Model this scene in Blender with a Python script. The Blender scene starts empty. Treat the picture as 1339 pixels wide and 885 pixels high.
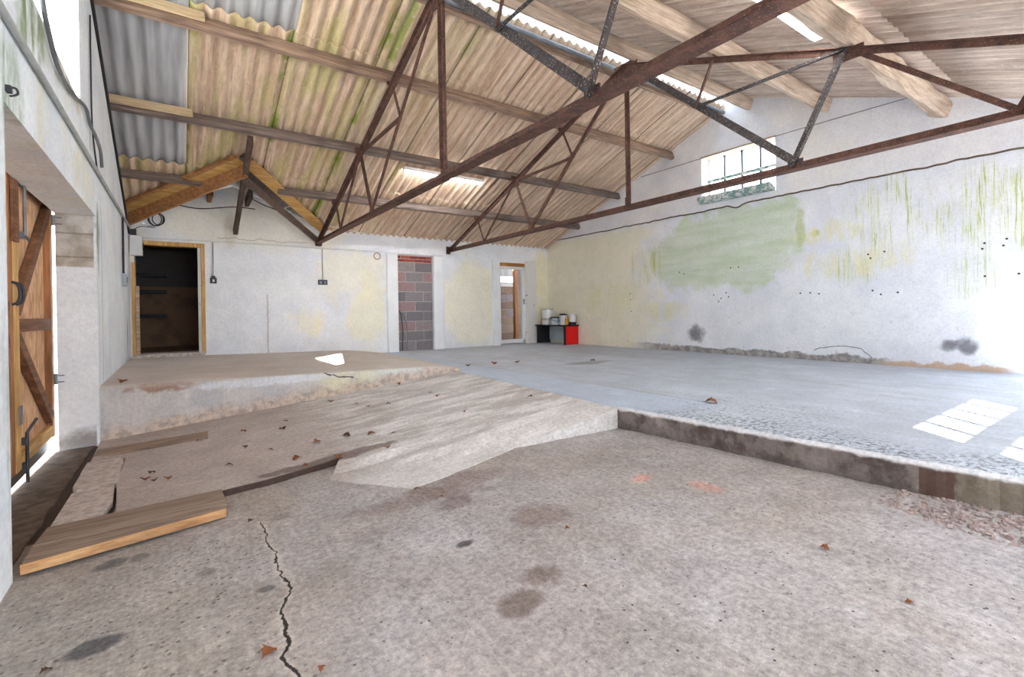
import bpy, math, random
from mathutils import Vector, Matrix, noise as mnoise
random.seed(7)
C = bpy.context.scene.collection
V = Vector
YB, XL, XR = 10.24, -.625, 8.43
YF = -.95            # front wall, behind the viewpoint
SL = .374            # roof pitch (rise over run)
YC = 4.67            # ridge line

# ------------------------------------------------------------------ materials
def rgb(r, g, b):
    f = lambda c: (c/255/12.92) if c/255 <= .04045 else ((c/255+.055)/1.055)**2.4
    return (f(r), f(g), f(b), 1)

class G:
    """Small node-graph writer for one procedural material."""
    def __init__(s, name):
        s.mat = bpy.data.materials.new(name); s.mat.use_nodes = True
        s.t = s.mat.node_tree; s.t.nodes.clear()
        s.P = s.n('ShaderNodeTexCoord').outputs['Object']
        sp = s.n('ShaderNodeSeparateXYZ'); s.l(s.P, sp.inputs[0])
        s.X, s.Y, s.Z = sp.outputs
    def n(s, k): return s.t.nodes.new(k)
    def l(s, a, b): s.t.links.new(a, b)
    def put(s, sock, v):
        if isinstance(v, bpy.types.NodeSocket): s.l(v, sock)
        else: sock.default_value = v
    def m(s, op, a, b=None, c=None):
        n = s.n('ShaderNodeMath'); n.operation = op
        for i, v in enumerate((a, b, c)):
            if v is not None: s.put(n.inputs[i], v)
        return n.outputs[0]
    def vec(s, stretch=(1, 1, 1), off=(0, 0, 0), warp=0, wscale=2):
        n = s.n('ShaderNodeMapping'); s.l(s.P, n.inputs[0])
        n.inputs['Scale'].default_value = stretch; n.inputs['Location'].default_value = off
        return n.outputs[0]
    def noise(s, scale, detail=3, rough=.55, stretch=(1, 1, 1), off=(0, 0, 0), dist=0):
        n = s.n('ShaderNodeTexNoise'); s.l(s.vec(stretch, off), n.inputs['Vector'])
        n.inputs['Scale'].default_value = scale; n.inputs['Detail'].default_value = detail
        n.inputs['Roughness'].default_value = rough; n.inputs['Distortion'].default_value = dist
        return n.outputs[0]
    def vor(s, scale, stretch=(1, 1, 1), out='Distance', rnd=1):
        n = s.n('ShaderNodeTexVoronoi'); s.l(s.vec(stretch), n.inputs['Vector'])
        n.inputs['Scale'].default_value = scale; n.inputs['Randomness'].default_value = rnd
        return n.outputs[out]
    def ss(s, x, lo, hi):
        n = s.n('ShaderNodeMapRange'); n.interpolation_type = 'SMOOTHSTEP'
        s.put(n.inputs[0], x); n.inputs[1].default_value = lo; n.inputs[2].default_value = hi
        if lo > hi:
            n.inputs[1].default_value = hi; n.inputs[2].default_value = lo
            n.inputs[3].default_value = 1; n.inputs[4].default_value = 0
        return n.outputs[0]
    def mul(s, *a):
        r = a[0]
        for b in a[1:]: r = s.m('MULTIPLY', r, b)
        return r
    def mix(s, f, a, b):
        n = s.n('ShaderNodeMix'); n.data_type = 'RGBA'
        s.put(n.inputs[0], f); s.put(n.inputs[6], a); s.put(n.inputs[7], b)
        return n.outputs[2]
    def gain(s, col, f, a, b, lo, hi):
        k = s.n('ShaderNodeMapRange'); s.put(k.inputs[0], f); k.inputs[1].default_value = a; k.inputs[2].default_value = b
        k.inputs[3].default_value = lo; k.inputs[4].default_value = hi
        n = s.n('ShaderNodeVectorMath'); n.operation = 'SCALE'; s.put(n.inputs[0], col); s.l(k.outputs[0], n.inputs['Scale'])
        return n.outputs[0]
    def ell(s, a, b, ca, cb, ra, rb, soft=.3, warp=None, amt=.5, pw=2):
        p = s.m('POWER', s.m('ABSOLUTE', s.m('DIVIDE', s.m('SUBTRACT', a, ca), ra)), pw)
        q = s.m('POWER', s.m('ABSOLUTE', s.m('DIVIDE', s.m('SUBTRACT', b, cb), rb)), pw)
        d = s.m('ADD', p, q)
        if warp is not None: d = s.m('ADD', d, s.mul(s.m('SUBTRACT', warp, .5), amt*4.5))
        return s.ss(d, 1+soft, max(0, 1-soft))
    def seg(s, a, b, p0, p1):
        dx, dy = p1[0]-p0[0], p1[1]-p0[1]; L2 = dx*dx+dy*dy
        t = s.m('DIVIDE', s.m('ADD', s.mul(s.m('SUBTRACT', a, p0[0]), dx), s.mul(s.m('SUBTRACT', b, p0[1]), dy)), L2)
        t = s.m('MINIMUM', s.m('MAXIMUM', t, 0.0), 1.0)
        ex = s.m('SUBTRACT', a, s.m('ADD', s.mul(t, dx), p0[0])); ey = s.m('SUBTRACT', b, s.m('ADD', s.mul(t, dy), p0[1]))
        return s.m('SQRT', s.m('ADD', s.mul(ex, ex), s.mul(ey, ey)))
    def chain(s, a, b, pts):
        r = None
        for p0, p1 in zip(pts, pts[1:]):
            d = s.seg(a, b, p0, p1); r = d if r is None else s.m('MINIMUM', r, d)
        return r
    def done(s, col, rough=.85, bump=None, bs=.4, bd=.01, metal=0, spec=.3, emit=None, es=0):
        b = s.n('ShaderNodeBsdfPrincipled'); o = s.n('ShaderNodeOutputMaterial')
        s.put(b.inputs['Base Color'], col); s.put(b.inputs['Roughness'], rough)
        b.inputs['Metallic'].default_value = metal; b.inputs['Specular IOR Level'].default_value = spec
        if emit: b.inputs['Emission Color'].default_value = emit; b.inputs['Emission Strength'].default_value = es
        if bump is not None:
            n = s.n('ShaderNodeBump'); n.inputs['Strength'].default_value = bs; n.inputs['Distance'].default_value = bd
            s.l(bump, n.inputs['Height']); s.l(n.outputs[0], b.inputs['Normal'])
        s.l(b.outputs[0], o.inputs[0]); return s.mat

def plain(name, col, rough=.6, metal=0, var=.12, scale=8, bs=.1, emit=None, es=0):
    g = G(name); f = g.noise(scale, 4)
    d = tuple(c*(1-var*2) for c in col[:3])+(1,)
    return g.done(g.mix(g.ss(f, .35, .7), col, d), rough, g.noise(scale*6, 3), bs, .003, metal, emit=emit, es=es)

def timber(name, a, b, axis, knots=True, rough=.75, dark=.6):
    g = G(name)
    st = [14, 14, 14]; st['xyz'.index(axis)] = .9
    grain = g.noise(1.6, 5, .65, tuple(st), dist=.6)
    col = g.mix(g.ss(grain, .32, .68), a, b)
    big = g.noise(1.3, 3)
    col = g.mix(g.mul(g.ss(big, .5, .75), dark), col, tuple(c*.45 for c in b[:3])+(1,))
    if knots:
        sk = [3.2, 3.2, 3.2]; sk['xyz'.index(axis)] = 1.6
        col = g.mix(g.ss(g.vor(1, tuple(sk)), .075, .04), col, tuple(c*.25 for c in b[:3])+(1,))
    st2 = [60, 60, 60]; st2['xyz'.index(axis)] = 3
    col = g.gain(col, g.noise(1, 5, .75, tuple(st2)), .34, .66, .74, 1.2)
    return g.done(col, rough, grain, .35, .006)

def steel(name, a, b, c):
    g = G(name)
    f = g.noise(9, 6, .7); h = g.noise(70, 2)
    col = g.mix(g.ss(f, .38, .62), a, b)
    col = g.mix(g.ss(h, .6, .68), col, c)
    return g.done(col, .8, h, .5, .004, spec=.25)

M = {}
M['rust'] = steel('rusted_steel', rgb(104, 74, 64), rgb(74, 54, 50), rgb(140, 104, 86))
M['rust_speckled'] = steel('speckled_steel', rgb(78, 72, 72), rgb(62, 56, 57), rgb(168, 160, 156))
M['old_x'] = timber('weathered_timber_x', rgb(168, 142, 122), rgb(118, 96, 84), 'x', knots=False)
M['grey_x'] = timber('grey_timber_x', rgb(140, 124, 116), rgb(100, 88, 84), 'x', knots=False)
M['pale_x'] = timber('pale_timber_x', rgb(208, 188, 168), rgb(170, 146, 126), 'x', knots=False)
M['fresh_x'] = timber('fresh_timber_x', rgb(216, 194, 160), rgb(188, 162, 126), 'x')
M['fresh_y'] = timber('fresh_timber_y', rgb(226, 186, 122), rgb(196, 150, 88), 'y')
M['fresh_z'] = timber('fresh_timber_z', rgb(226, 186, 122), rgb(194, 148, 88), 'z')
M['orange_z'] = timber('orange_timber_z', rgb(186, 132, 92), rgb(146, 98, 66), 'z')
M['brown_y'] = timber('brown_timber_y', rgb(142, 100, 72), rgb(106, 72, 52), 'y')
M['orange_x'] = timber('orange_timber_x', rgb(206, 150, 88), rgb(166, 112, 62), 'x')
M['sawn_x'] = timber('sawn_timber_x', rgb(214, 170, 122), rgb(178, 130, 88), 'x')
M['joist_x'] = timber('joist_timber_x', rgb(190, 138, 92), rgb(146, 100, 66), 'x')
M['yellow_x'] = timber('yellow_timber_x', rgb(212, 172, 108), rgb(174, 132, 76), 'x')
M['dark_y'] = timber('dark_timber_y', rgb(104, 84, 74), rgb(72, 58, 52), 'y', knots=False)
M['dark_x'] = timber('dark_timber_x', rgb(112, 92, 82), rgb(78, 64, 58), 'x', knots=False)
M['worn_x'] = timber('worn_board_x', rgb(162, 142, 126), rgb(132, 112, 98), 'x', knots=False)
M['black'] = plain('black_paint', rgb(34, 34, 38), .5)
M['cable'] = plain('dark_cable', rgb(42, 40, 42), .6)
M['white_cable'] = plain('white_cable', rgb(226, 224, 218), .5)
M['galv'] = plain('galvanised_steel', rgb(128, 132, 138), .5, .5)
M['iron'] = plain('dark_iron', rgb(70, 72, 80), .5, .5)
M['grey_pipe'] = plain('grey_pipe', rgb(176, 180, 180), .6)
M['white_pvc'] = plain('white_plastic', rgb(222, 224, 226), .45, var=.04)
M['grey_box'] = plain('grey_plastic', rgb(176, 186, 196), .5, var=.06)
M['red'] = plain('red_panel', rgb(232, 18, 22), .45, var=.03)
M['tinwhite'] = plain('tin_white', rgb(232, 234, 238), .4, var=.03)
M['tinsilver'] = plain('tin_silver', rgb(190, 196, 200), .35, .5)
M['navy'] = plain('tin_navy', rgb(34, 34, 74), .4)
M['yelloworange'] = plain('orange_bottle', rgb(240, 168, 24), .4)
M['leaf'] = plain('dry_leaf', rgb(140, 84, 52), .8, var=.25, scale=30)
M['leafdark'] = plain('dark_leaf', rgb(92, 64, 50), .8, var=.25, scale=30)
M['panelgrey'] = plain('pale_panel', rgb(196, 210, 218), .5, var=.03)
M['stone'] = plain('broken_concrete', rgb(208, 198, 192), .9, var=.2, scale=20, bs=.4)
M['rubble'] = plain('rubble_concrete', rgb(178, 160, 156), .9, var=.25, scale=30, bs=.4)
M['outside'] = plain('outside_concrete', rgb(190, 186, 178), .9)
M['dirt'] = plain('dirt', rgb(112, 96, 84), .95, var=.25, scale=12, bs=.5)
M['lamp'] = plain('lamp_diffuser', rgb(240, 244, 246), .4, var=.01, emit=(1, 1, 1, 1), es=1.6)

M['tube'] = plain('tube_glow', rgb(240, 244, 246), .4, var=.01, emit=(1, .98, .95, 1), es=8)

def concrete(name, c1, c2, c3, extra=None, spk=1.0, rough=.75, grain=(1, 1, 1), bs=.5, spec=.3, gr=1.0, brush=(40, 3, 1)):
    g = G(name)
    big = g.noise(.55, 5, .6); mid = g.noise(3.2, 5, .65, grain, off=(3, 1, 0))
    col = g.mix(g.ss(big, .36, .66), c1, c2)
    col = g.mix(g.mul(g.ss(mid, .52, .78), .7), col, c3)
    fine = g.noise(46, 4, .7); fine2 = g.noise(130, 2, .6)
    col = g.mix(g.mul(g.ss(fine, .56, .72), .55*spk), col, tuple(c*.5 for c in c1[:3])+(1,))
    col = g.mix(g.mul(g.ss(fine2, .62, .74), .5*spk), col, tuple(min(1, c*1.5) for c in c2[:3])+(1,))
    agg = g.ss(g.vor(26), .16, .1)
    keep = g.ss(g.noise(17, 2), .52, .6)
    col = g.mix(g.mul(agg, keep, .75*spk), col, rgb(70, 62, 60))
    h = g.m('ADD', fine, g.mul(fine2, .6))
    if extra: col, h = extra(g, col, h)
    col = g.gain(col, g.noise(3.5, 8, .72, off=(1, 7, 2)), .3, .7, 1-.2*gr, 1+.17*gr)
    col = g.gain(col, g.noise(38, 6, .8, off=(4, 2, 2)), .36, .64, 1-.34*gr, 1+.27*gr)
    col = g.gain(col, g.noise(1.2, 5, .75, brush), .34, .66, 1-.1*gr, 1+.09*gr)
    return g.done(col, rough, h, bs, .006, spec=spec)

def floor_extra(g, col, h):
    w = g.noise(6, 4, .6)
    # brown wash at the left, pink-grey to the right
    col = g.mix(g.mul(g.ss(g.m('ADD', g.X, g.mul(g.noise(1.1, 4, .6, off=(8, 3, 1)), 2.0)), 2.1, .6), .55), col, rgb(156, 143, 128))
    col = g.mix(g.mul(g.ss(g.noise(.9, 5, .65, off=(2, 9, 4)), .5, .64), .4), col, rgb(160, 146, 136))
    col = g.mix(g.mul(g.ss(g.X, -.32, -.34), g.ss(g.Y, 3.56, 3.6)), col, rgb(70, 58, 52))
    left = g.mul(g.ss(g.X, .4, .3), g.ss(g.Y, 3.02, 2.95))
    peb = g.ss(g.vor(34), .3, .18)
    col = g.mix(g.mul(left, peb, g.ss(g.noise(20, 2), .42, .6), .8), col, rgb(92, 82, 78))
    col = g.mix(g.mul(left, g.ss(g.vor(21, (1, 1.2, 1)), .14, .08), .7), col, rgb(206, 190, 176))
    for x, y, rx, ry, k, c in [(-.254, 2.28, .075, .05, .8, (72, 72, 78)), (1.13, 2.05, .05, .028, .85, (60, 56, 60)), (1.088, 1.52, .1, .07, .75, (104, 88, 80)),
                            (1.254, 1.6, .1, .07, .7, (110, 92, 84)), (-.27, 3.0, .06, .05, .7, (78, 78, 82)), (-.16, 2.98, .04, .04, .6, (88, 86, 88)), (1.33, 2.5, .1, .08, .5, (118, 96, 94)),
                            (.30, 2.27, .025, .02, .7, (80, 80, 84)), (.466, 3.0, .06, .05, .5, (120, 112, 110)), (1.62, 2.06, .16, .12, .5, (124, 102, 100)), (1.5, 2.75, .3, .2, .5, (126, 106, 102)),
                            (1.15, 2.72, .3, .12, .45, (124, 104, 94)), (2.43, 2.03, .07, .05, .35, (220, 130, 110)), (.1, 2.6, .04, .03, .5, (90, 84, 82)), (2.6, 1.7, .06, .1, .3, (230, 140, 110))]:
        col = g.mix(g.mul(g.ell(g.X, g.Y, x, y, rx, ry, .7, w, .9), k), col, rgb(*c))
    # the long crack and its branch
    wx = g.m('ADD', g.X, g.mul(g.m('SUBTRACT', g.noise(9, 3), .5), .09))
    pts = [(.369, 3.005), (.367, 2.67), (.377, 2.39), (.374, 2.2), (.322, 2.06), (.317, 1.87), (.271, 1.79), (.306, 1.66), (.31, 1.2)]
    d = g.chain(wx, g.Y, pts); d2 = g.chain(wx, g.Y, [(.374, 2.2), (.487, 2.262), (.604, 2.204), (.75, 1.95), (.85, 1.5)])
    wide = g.m('ADD', .003, g.mul(g.ss(g.Y, 2.4, 1.9), .003))
    ck = g.ss(g.m('DIVIDE', d, wide), 1.4, .7)
    ck2 = g.mul(g.ss(d2, .006, .001), g.ss(g.noise(6, 4, .7), .42, .62), .35)
    rim = g.ss(d, .03, .008)
    col = g.mix(g.mul(rim, .5), col, rgb(196, 186, 176))
    col = g.mix(g.m('MAXIMUM', ck, ck2), col, rgb(52, 44, 40))
    return col, g.m('SUBTRACT', h, g.mul(ck, 3.0))
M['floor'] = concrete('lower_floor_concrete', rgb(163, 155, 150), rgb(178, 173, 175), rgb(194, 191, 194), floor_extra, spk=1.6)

def ramp_extra(g, col, h):
    br = g.noise(2.2, 5, .65, (.7, 2.6, 1))
    col = g.mix(g.mul(g.ss(g.X, .9, 1.5), g.ss(br, .42, .62), .85), col, rgb(228, 225, 224))
    col = g.mix(g.mul(g.ss(g.X, 1.2, .6), .4), col, rgb(172, 156, 150))
    col = g.mix(g.mul(g.ss(g.Y, 3.55, 3.2), g.ss(g.X, .8, 1.0), .7), col, rgb(216, 213, 212))
    lip = g.mul(g.ell(g.X, g.Y, .95, 3.75, .5, .08, .6, g.noise(7), .8), .7)
    col = g.mix(lip, col, rgb(96, 74, 66))
    ld = g.chain(g.X, g.Y, [(.2, 3.615), (.25, 3.62), (.5, 3.63), (.8, 3.69), (1.0, 3.72)])
    col = g.mix(g.ss(ld, .03, .012), col, rgb(74, 58, 52))
    return col, h
M['ramp'] = concrete('ramp_screed', rgb(180, 172, 167), rgb(194, 189, 187), rgb(208, 204, 202), ramp_extra, spk=.8, gr=.75, brush=(3, 40, 1), bs=.35)

def raised_extra(g, col, h):
    st = g.noise(1.0, 4, .6, (3.5, .5, 1), off=(0, 4, 0))
    w = g.noise(2.4, 4)
    col = g.mix(g.mul(g.ss(st, .46, .7), .5), col, rgb(168, 172, 180))
    band = g.mul(g.ss(g.X, 4.05, 3.85), g.ss(g.Y, 2.3, 2.6), .55)
    col = g.mix(band, col, rgb(178, 194, 214))
    # joint that runs along the band
    col = g.mix(g.mul(g.ss(g.m('ABSOLUTE', g.m('SUBTRACT', g.X, 4.0)), .012, .004), g.ss(g.Y, 2.4, 2.6), .6), col, rgb(92, 96, 104))
    # pitted, spalled edge of the step
    e = g.m('ADD', g.X, g.m('SUBTRACT', g.mul(g.m('ADD', g.Y, 1.0), .0763), 3.5))
    pit = g.mul(g.ss(g.noise(30, 6, .75), .48, .56), g.ss(g.m('SUBTRACT', e, g.mul(g.noise(2, 4), .9)), .12, -.3), g.ss(g.Y, 3.0, 2.4))
    col = g.mix(g.mul(pit, .8), col, rgb(84, 84, 92))
    pit2 = g.mul(g.ss(g.noise(30, 4, .75), .55, .62), g.ell(g.X, g.Y, 4.0, 2.1, .5, .7, .6, w, .8))
    col = g.mix(g.mul(pit2, .8), col, rgb(90, 96, 108))
    col = g.mix(g.mul(g.ell(g.X, g.Y, 5.6, 5.7, .5, .18, .5, w, .6), .6), col, rgb(110, 106, 106))
    # the broken brown face of the step
    face = g.ss(g.Z, .622, .612)
    fc = g.mix(g.ss(g.noise(5, 5, .65), .4, .62), rgb(126, 116, 112), rgb(82, 70, 66))
    fc = g.mix(g.mul(g.ss(g.noise(3.5, 4, .6, off=(5, 2, 1)), .55, .68), .8), fc, rgb(158, 148, 142))
    fc = g.mix(g.mul(g.ss(g.Z, .5, .45), .5), fc, rgb(96, 90, 92))
    brick = g.mul(g.ss(g.m('ABSOLUTE', g.m('SUBTRACT', g.Y, .80)), .075, .07), 1.0)
    fc = g.mix(brick, fc, rgb(92, 70, 62))
    fc = g.mix(g.mul(g.ss(g.Y, .73, .71), .6), fc, rgb(132, 122, 104))
    col = g.mix(face, col, fc)
    chip = g.mul(g.ss(g.m('ADD', g.Z, g.mul(g.noise(9, 4), .05)), .62, .64), g.ss(g.m('SUBTRACT', e, g.mul(g.noise(6, 5, .7), .12)), .0, -.03), g.ss(g.Y, 3.0, 2.9), .8)
    col = g.mix(chip, col, rgb(222, 222, 226))
    return col, g.m('ADD', h, g.mul(face, g.noise(14, 4), 3.0))
M['raised'] = concrete('raised_floor_concrete', rgb(182, 190, 203), rgb(198, 207, 220), rgb(216, 223, 232), raised_extra, spk=.7, rough=.6, gr=.6, brush=(30, 1.5, 1), bs=.3, spec=.4)

def plat_extra(g, col, h):
    w = g.noise(3, 4)
    front = g.ss(g.Y, 6.23, 6.215)
    fc = g.mix(g.ss(w, .4, .6), rgb(200, 196, 194), rgb(184, 182, 184))
    fc = g.mix(g.mul(g.ss(g.X, 1.35, 1.5), g.ss(g.noise(2, 3), .35, .6), .8), fc, rgb(220, 216, 186))
    fc = g.mix(g.mul(g.ss(g.X, 1.9, 2.3), .6), fc, rgb(214, 220, 226))
    lift = g.m('SUBTRACT', g.Z, g.mul(g.X, .1))
    low = g.ss(g.m('ADD', lift, g.mul(g.m('SUBTRACT', g.noise(4, 8, .72), .5), .34)), .5, .36)
    fc = g.mix(g.mul(low, .85), fc, g.mix(g.ss(g.noise(14, 6, .7), .42, .62), rgb(206, 186, 168), rgb(158, 142, 132)))
    fc = g.mix(g.mul(g.ell(g.X, g.Z, -.1, .77, .3, .06, .6, g.noise(9, 4), 1.0), .8), fc, rgb(150, 112, 88))
    fc = g.mix(g.mul(g.ell(g.X, g.Z, .9, .74, .75, .06, .5, g.noise(9, 4), .7), .7), fc, rgb(220, 224, 230))
    ckx = g.chain(g.X, g.m('ADD', g.Z, g.mul(g.m('SUBTRACT', g.noise(14, 3), .5), .06)), [(1.5, .77), (1.65, .71), (1.85, .68)])
    fc = g.mix(g.ss(ckx, .012, .005), fc, rgb(96, 84, 78))
    col = g.mix(front, col, fc)
    col = g.mix(g.mul(g.ss(g.Z, .75, .79), g.ss(g.Y, 6.26, 6.22), .5), col, rgb(190, 180, 170))
    return col, h
M['platform'] = concrete('platform_concrete', rgb(200, 188, 180), rgb(212, 204, 198), rgb(222, 216, 212), plat_extra, spk=.5, gr=.4, bs=.3)

def wallmat(name, extra=None, base=(239, 242, 247), cream=(245, 241, 222), creamlo=.5, dots=True):
    g = G(name)
    big = g.noise(.7, 4, .55); col = g.mix(g.ss(g.noise(1.6, 4), .35, .7), rgb(*base), rgb(base[0]-12, base[1]-11, base[2]-7))
    col = g.mix(g.ss(big, creamlo, creamlo+.14), col, rgb(*cream))
    fine = g.noise(24, 4, .65)
    h = g.m('ADD', g.mul(g.noise(5, 4), 1.2), g.mul(fine, .7))
    col = g.mix(g.mul(g.ss(g.noise(7, 5, .7, off=(2, 2, 2)), .6, .75), .35), col, rgb(206, 200, 192))
    if extra: col, h = extra(g, col, h)
    if dots:
        v = g.vor(1.9); d = g.ss(v, .028, .018)
        v2 = g.ss(g.vor(5.3), .035, .02)
        col = g.mix(g.m('MAXIMUM', d, g.mul(v2, g.ss(g.noise(1.2, 2, off=(4, 0, 1)), .5, .6))), col, rgb(66, 58, 54))
    col = g.gain(col, g.noise(2.6, 8, .74, off=(9, 1, 5)), .3, .7, .92, 1.05)
    col = g.gain(col, g.noise(30, 6, .8, off=(5, 5, 1)), .36, .64, .9, 1.06)
    return g.done(col, .88, h, .6, .014, spec=.2)

def right_extra(g, col, h):
    y, z = g.Y, g.Z; w = g.noise(2.2, 4, .6); w2 = g.noise(6, 3)
    streak = g.noise(1.0, 6, .75, (1, 40, 1.6), dist=.5)
    # cream distemper towards the far corner
    col = g.mix(g.mul(g.ss(g.m('ADD', y, g.mul(g.m('SUBTRACT', w, .5), 3.0)), 6.0, 7.6), g.ss(z, 3.5, 3.2), .7), col, rgb(246, 239, 210))
    # the big washed green patch under the window
    gp = g.ell(y, z, 5.1, 2.62, 1.45, .76, .3, g.noise(1.7, 8, .7, off=(1, 4, 4)), .85, pw=2.6)
    wash = g.noise(1.3, 4, .6, (1, .7, 5))
    gcol = g.mix(g.ss(wash, .35, .7), rgb(218, 227, 212), rgb(198, 214, 184))
    col = g.mix(g.mul(gp, .88), col, gcol)
    rim = g.mul(g.ell(y, z, 3.68, 2.84, .07, .3, .8, w2, .8), .8)
    col = g.mix(g.mul(rim, .6), col, rgb(176, 192, 100))
    col = g.mix(g.mul(g.ell(y, z, 3.47, 2.68, .07, .06, .9, w2, .8), .7), col, rgb(186, 194, 70))
    col = g.mix(g.mul(g.ell(y, z, 6.6, 2.5, .1, .22, .9, w2, .8), g.ss(streak, .4, .56), .8), col, rgb(176, 194, 90))
    for cy, cz, ry, rz, k in [(2.55, 2.75, .42, .52, 1), (1.5, 2.75, .5, .42, 1), (1.15, 2.75, .3, .4, .9), (6.85, 2.45, .34, .3, .95), (1.62, 1.85, .2, .26, .8), (2.9, 2.1, .34, .22, .7),
                            (3.1, 2.9, .16, .18, .6), (1.95, 2.75, .12, .25, .7), (2.2, 2.6, .12, .2, .6)]:
        e = g.mul(g.ell(y, z, cy, cz, ry*1.1, rz*1.15, .9, g.noise(1, 4, .7, (1, 12, 1.2), off=(3, 3, 3)), .8), g.ss(g.noise(1, 3, .6, (1, 6, .9), off=(6, 6, 2)), .36, .56))
        col = g.mix(g.mul(e, g.ss(streak, .44, .62), .75*k), col, rgb(200, 210, 122))
        col = g.mix(g.mul(e, g.ss(streak, .55, .64), .85*k), col, rgb(134, 152, 48))
    for cy, cz, ry, rz in [(2.95, 2.2, .7, .22), (3.3, 2.65, .4, .16), (7.9, 1.75, .9, .4), (6.5, 1.45, .5, .2)]:
        col = g.mix(g.mul(g.ell(y, z, cy, cz, ry, rz, .9, w, 1.2), g.ss(g.noise(1, 5, .7, (1, 9, 1.5)), .36, .62), .6), col, rgb(234, 228, 178))
    for cy, cz, ry, rz in [(5.64, 1.0, .17, .15), (1.68, .95, .1, .1), (1.85, .95, .09, .07)]:
        col = g.mix(g.mul(g.ell(y, z, cy, cz, ry, rz, .9, w2, .7), .8), col, rgb(86, 84, 92))
    chip = g.mul(g.ss(g.noise(7, 6, .72, off=(3, 8, 8)), .62, .68), g.ss(z, 1.9, 1.0))
    col = g.mix(g.mul(chip, .6), col, rgb(178, 172, 170))
    col = g.mix(g.mul(g.ss(g.vor(4.1), .05, .03), g.ss(g.noise(1.4, 2, off=(4, 0, 7)), .5, .58), .7), col, rgb(120, 112, 108))
    ar = g.chain(y, g.m('ADD', z, g.mul(g.m('SUBTRACT', g.noise(9, 3), .5), .05)), [(3.5, .80), (3.3, .86), (3.1, .88), (2.85, .85), (2.72, .72)])
    col = g.mix(g.mul(g.ss(ar, .010, .004), .7), col, rgb(84, 76, 74))
    # crumbling foot of the wall
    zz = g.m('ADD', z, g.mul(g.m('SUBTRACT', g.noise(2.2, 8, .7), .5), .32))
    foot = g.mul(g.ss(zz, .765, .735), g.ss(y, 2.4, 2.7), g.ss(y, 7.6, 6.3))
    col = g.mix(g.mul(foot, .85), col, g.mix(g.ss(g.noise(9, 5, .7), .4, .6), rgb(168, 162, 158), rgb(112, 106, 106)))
    foot2 = g.mul(g.ss(zz, .72, .68), g.ss(y, 2.75, 2.5), g.ss(y, 1.2, 1.4))
    col = g.mix(g.mul(foot2, .9), col, rgb(200, 172, 148))
    for cy, cz in [(4.9, 2.24), (4.75, 2.24), (5.9, 2.2), (6.0, 2.24), (5.25, 1.75), (5.1, 1.68), (5.0, 1.78), (5.15, 1.62), (4.95, 1.7), (3.7, 1.72), (3.55, 1.72), (3.42, 1.7), (2.75, 2.26), (2.72, 2.2), (2.55, 2.28), (2.7, 1.72), (2.6, 1.66), (2.4, 1.68), (1.5, 2.27), (1.3, 2.3), (1.33, 2.22), (1.52, 2.2), (1.5, 1.85), (1.2, 1.86), (7.3, 1.85), (7.3, 1.72), (7.28, 1.45)]:
        d = g.m('SQRT', g.m('ADD', g.m('POWER', g.m('SUBTRACT', y, cy), 2), g.m('POWER', g.m('SUBTRACT', z, cz), 2)))
        col = g.mix(g.ss(d, .017, .009), col, rgb(64, 58, 58))
    return col, h
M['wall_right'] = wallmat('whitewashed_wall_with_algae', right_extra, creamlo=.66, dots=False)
M['wall_band'] = wallmat('whitewashed_gable', None, (238, 238, 241), (240, 238, 235), .55, dots=False)

def back_extra(g, col, h):
    x, z = g.X, g.Z; w = g.noise(2, 4)
    col = g.mix(g.mul(g.ell(x, z, 3.0, 2.3, .7, .6, .6, w, .8), .5), col, rgb(245, 239, 212))
    col = g.mix(g.mul(g.ell(x, z, 3.4, 1.4, .4, .8, .6, w, .8), .6), col, rgb(244, 239, 206))
    col = g.mix(g.mul(g.ell(x, z, 6.0, 1.7, .9, 1.0, .5, w, .5), .7), col, rgb(247, 242, 216))
    col = g.mix(g.mul(g.ell(x, z, 8.2, 1.8, .5, 1.2, .5, w, .4), .75), col, rgb(247, 239, 202))
    col = g.mix(g.mul(g.ell(x, z, 1.5, 3.2, 1.6, .45, .5, w, .5), .6), col, rgb(246, 240, 222))
    col = g.mix(g.mul(g.ell(x, z, .85, 3.1, .1, .3, .8, w, .8), .35), col, rgb(190, 168, 140))
    d = g.m('ABSOLUTE', g.m('SUBTRACT', g.m('ADD', x, g.mul(g.m('SUBTRACT', g.noise(9, 3), .5), .05)), 1.45))
    col = g.mix(g.mul(g.ss(d, .02, .008), g.ss(z, 1.95, 1.85), .45), col, rgb(150, 130, 116))
    ck = g.m('ABSOLUTE', g.m('SUBTRACT', z, g.m('ADD', 2.93, g.mul(g.m('SUBTRACT', g.noise(5, 3, .6, (1, 1, .02)), .5), .16))))
    col = g.mix(g.mul(g.ss(ck, .012, .004), g.ss(x, .6, .7), g.ss(x, 2.3, 2.1), .6), col, rgb(170, 150, 134))
    return col, h
M['wall_back'] = wallmat('whitewashed_back_wall', back_extra, creamlo=.6)

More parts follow.
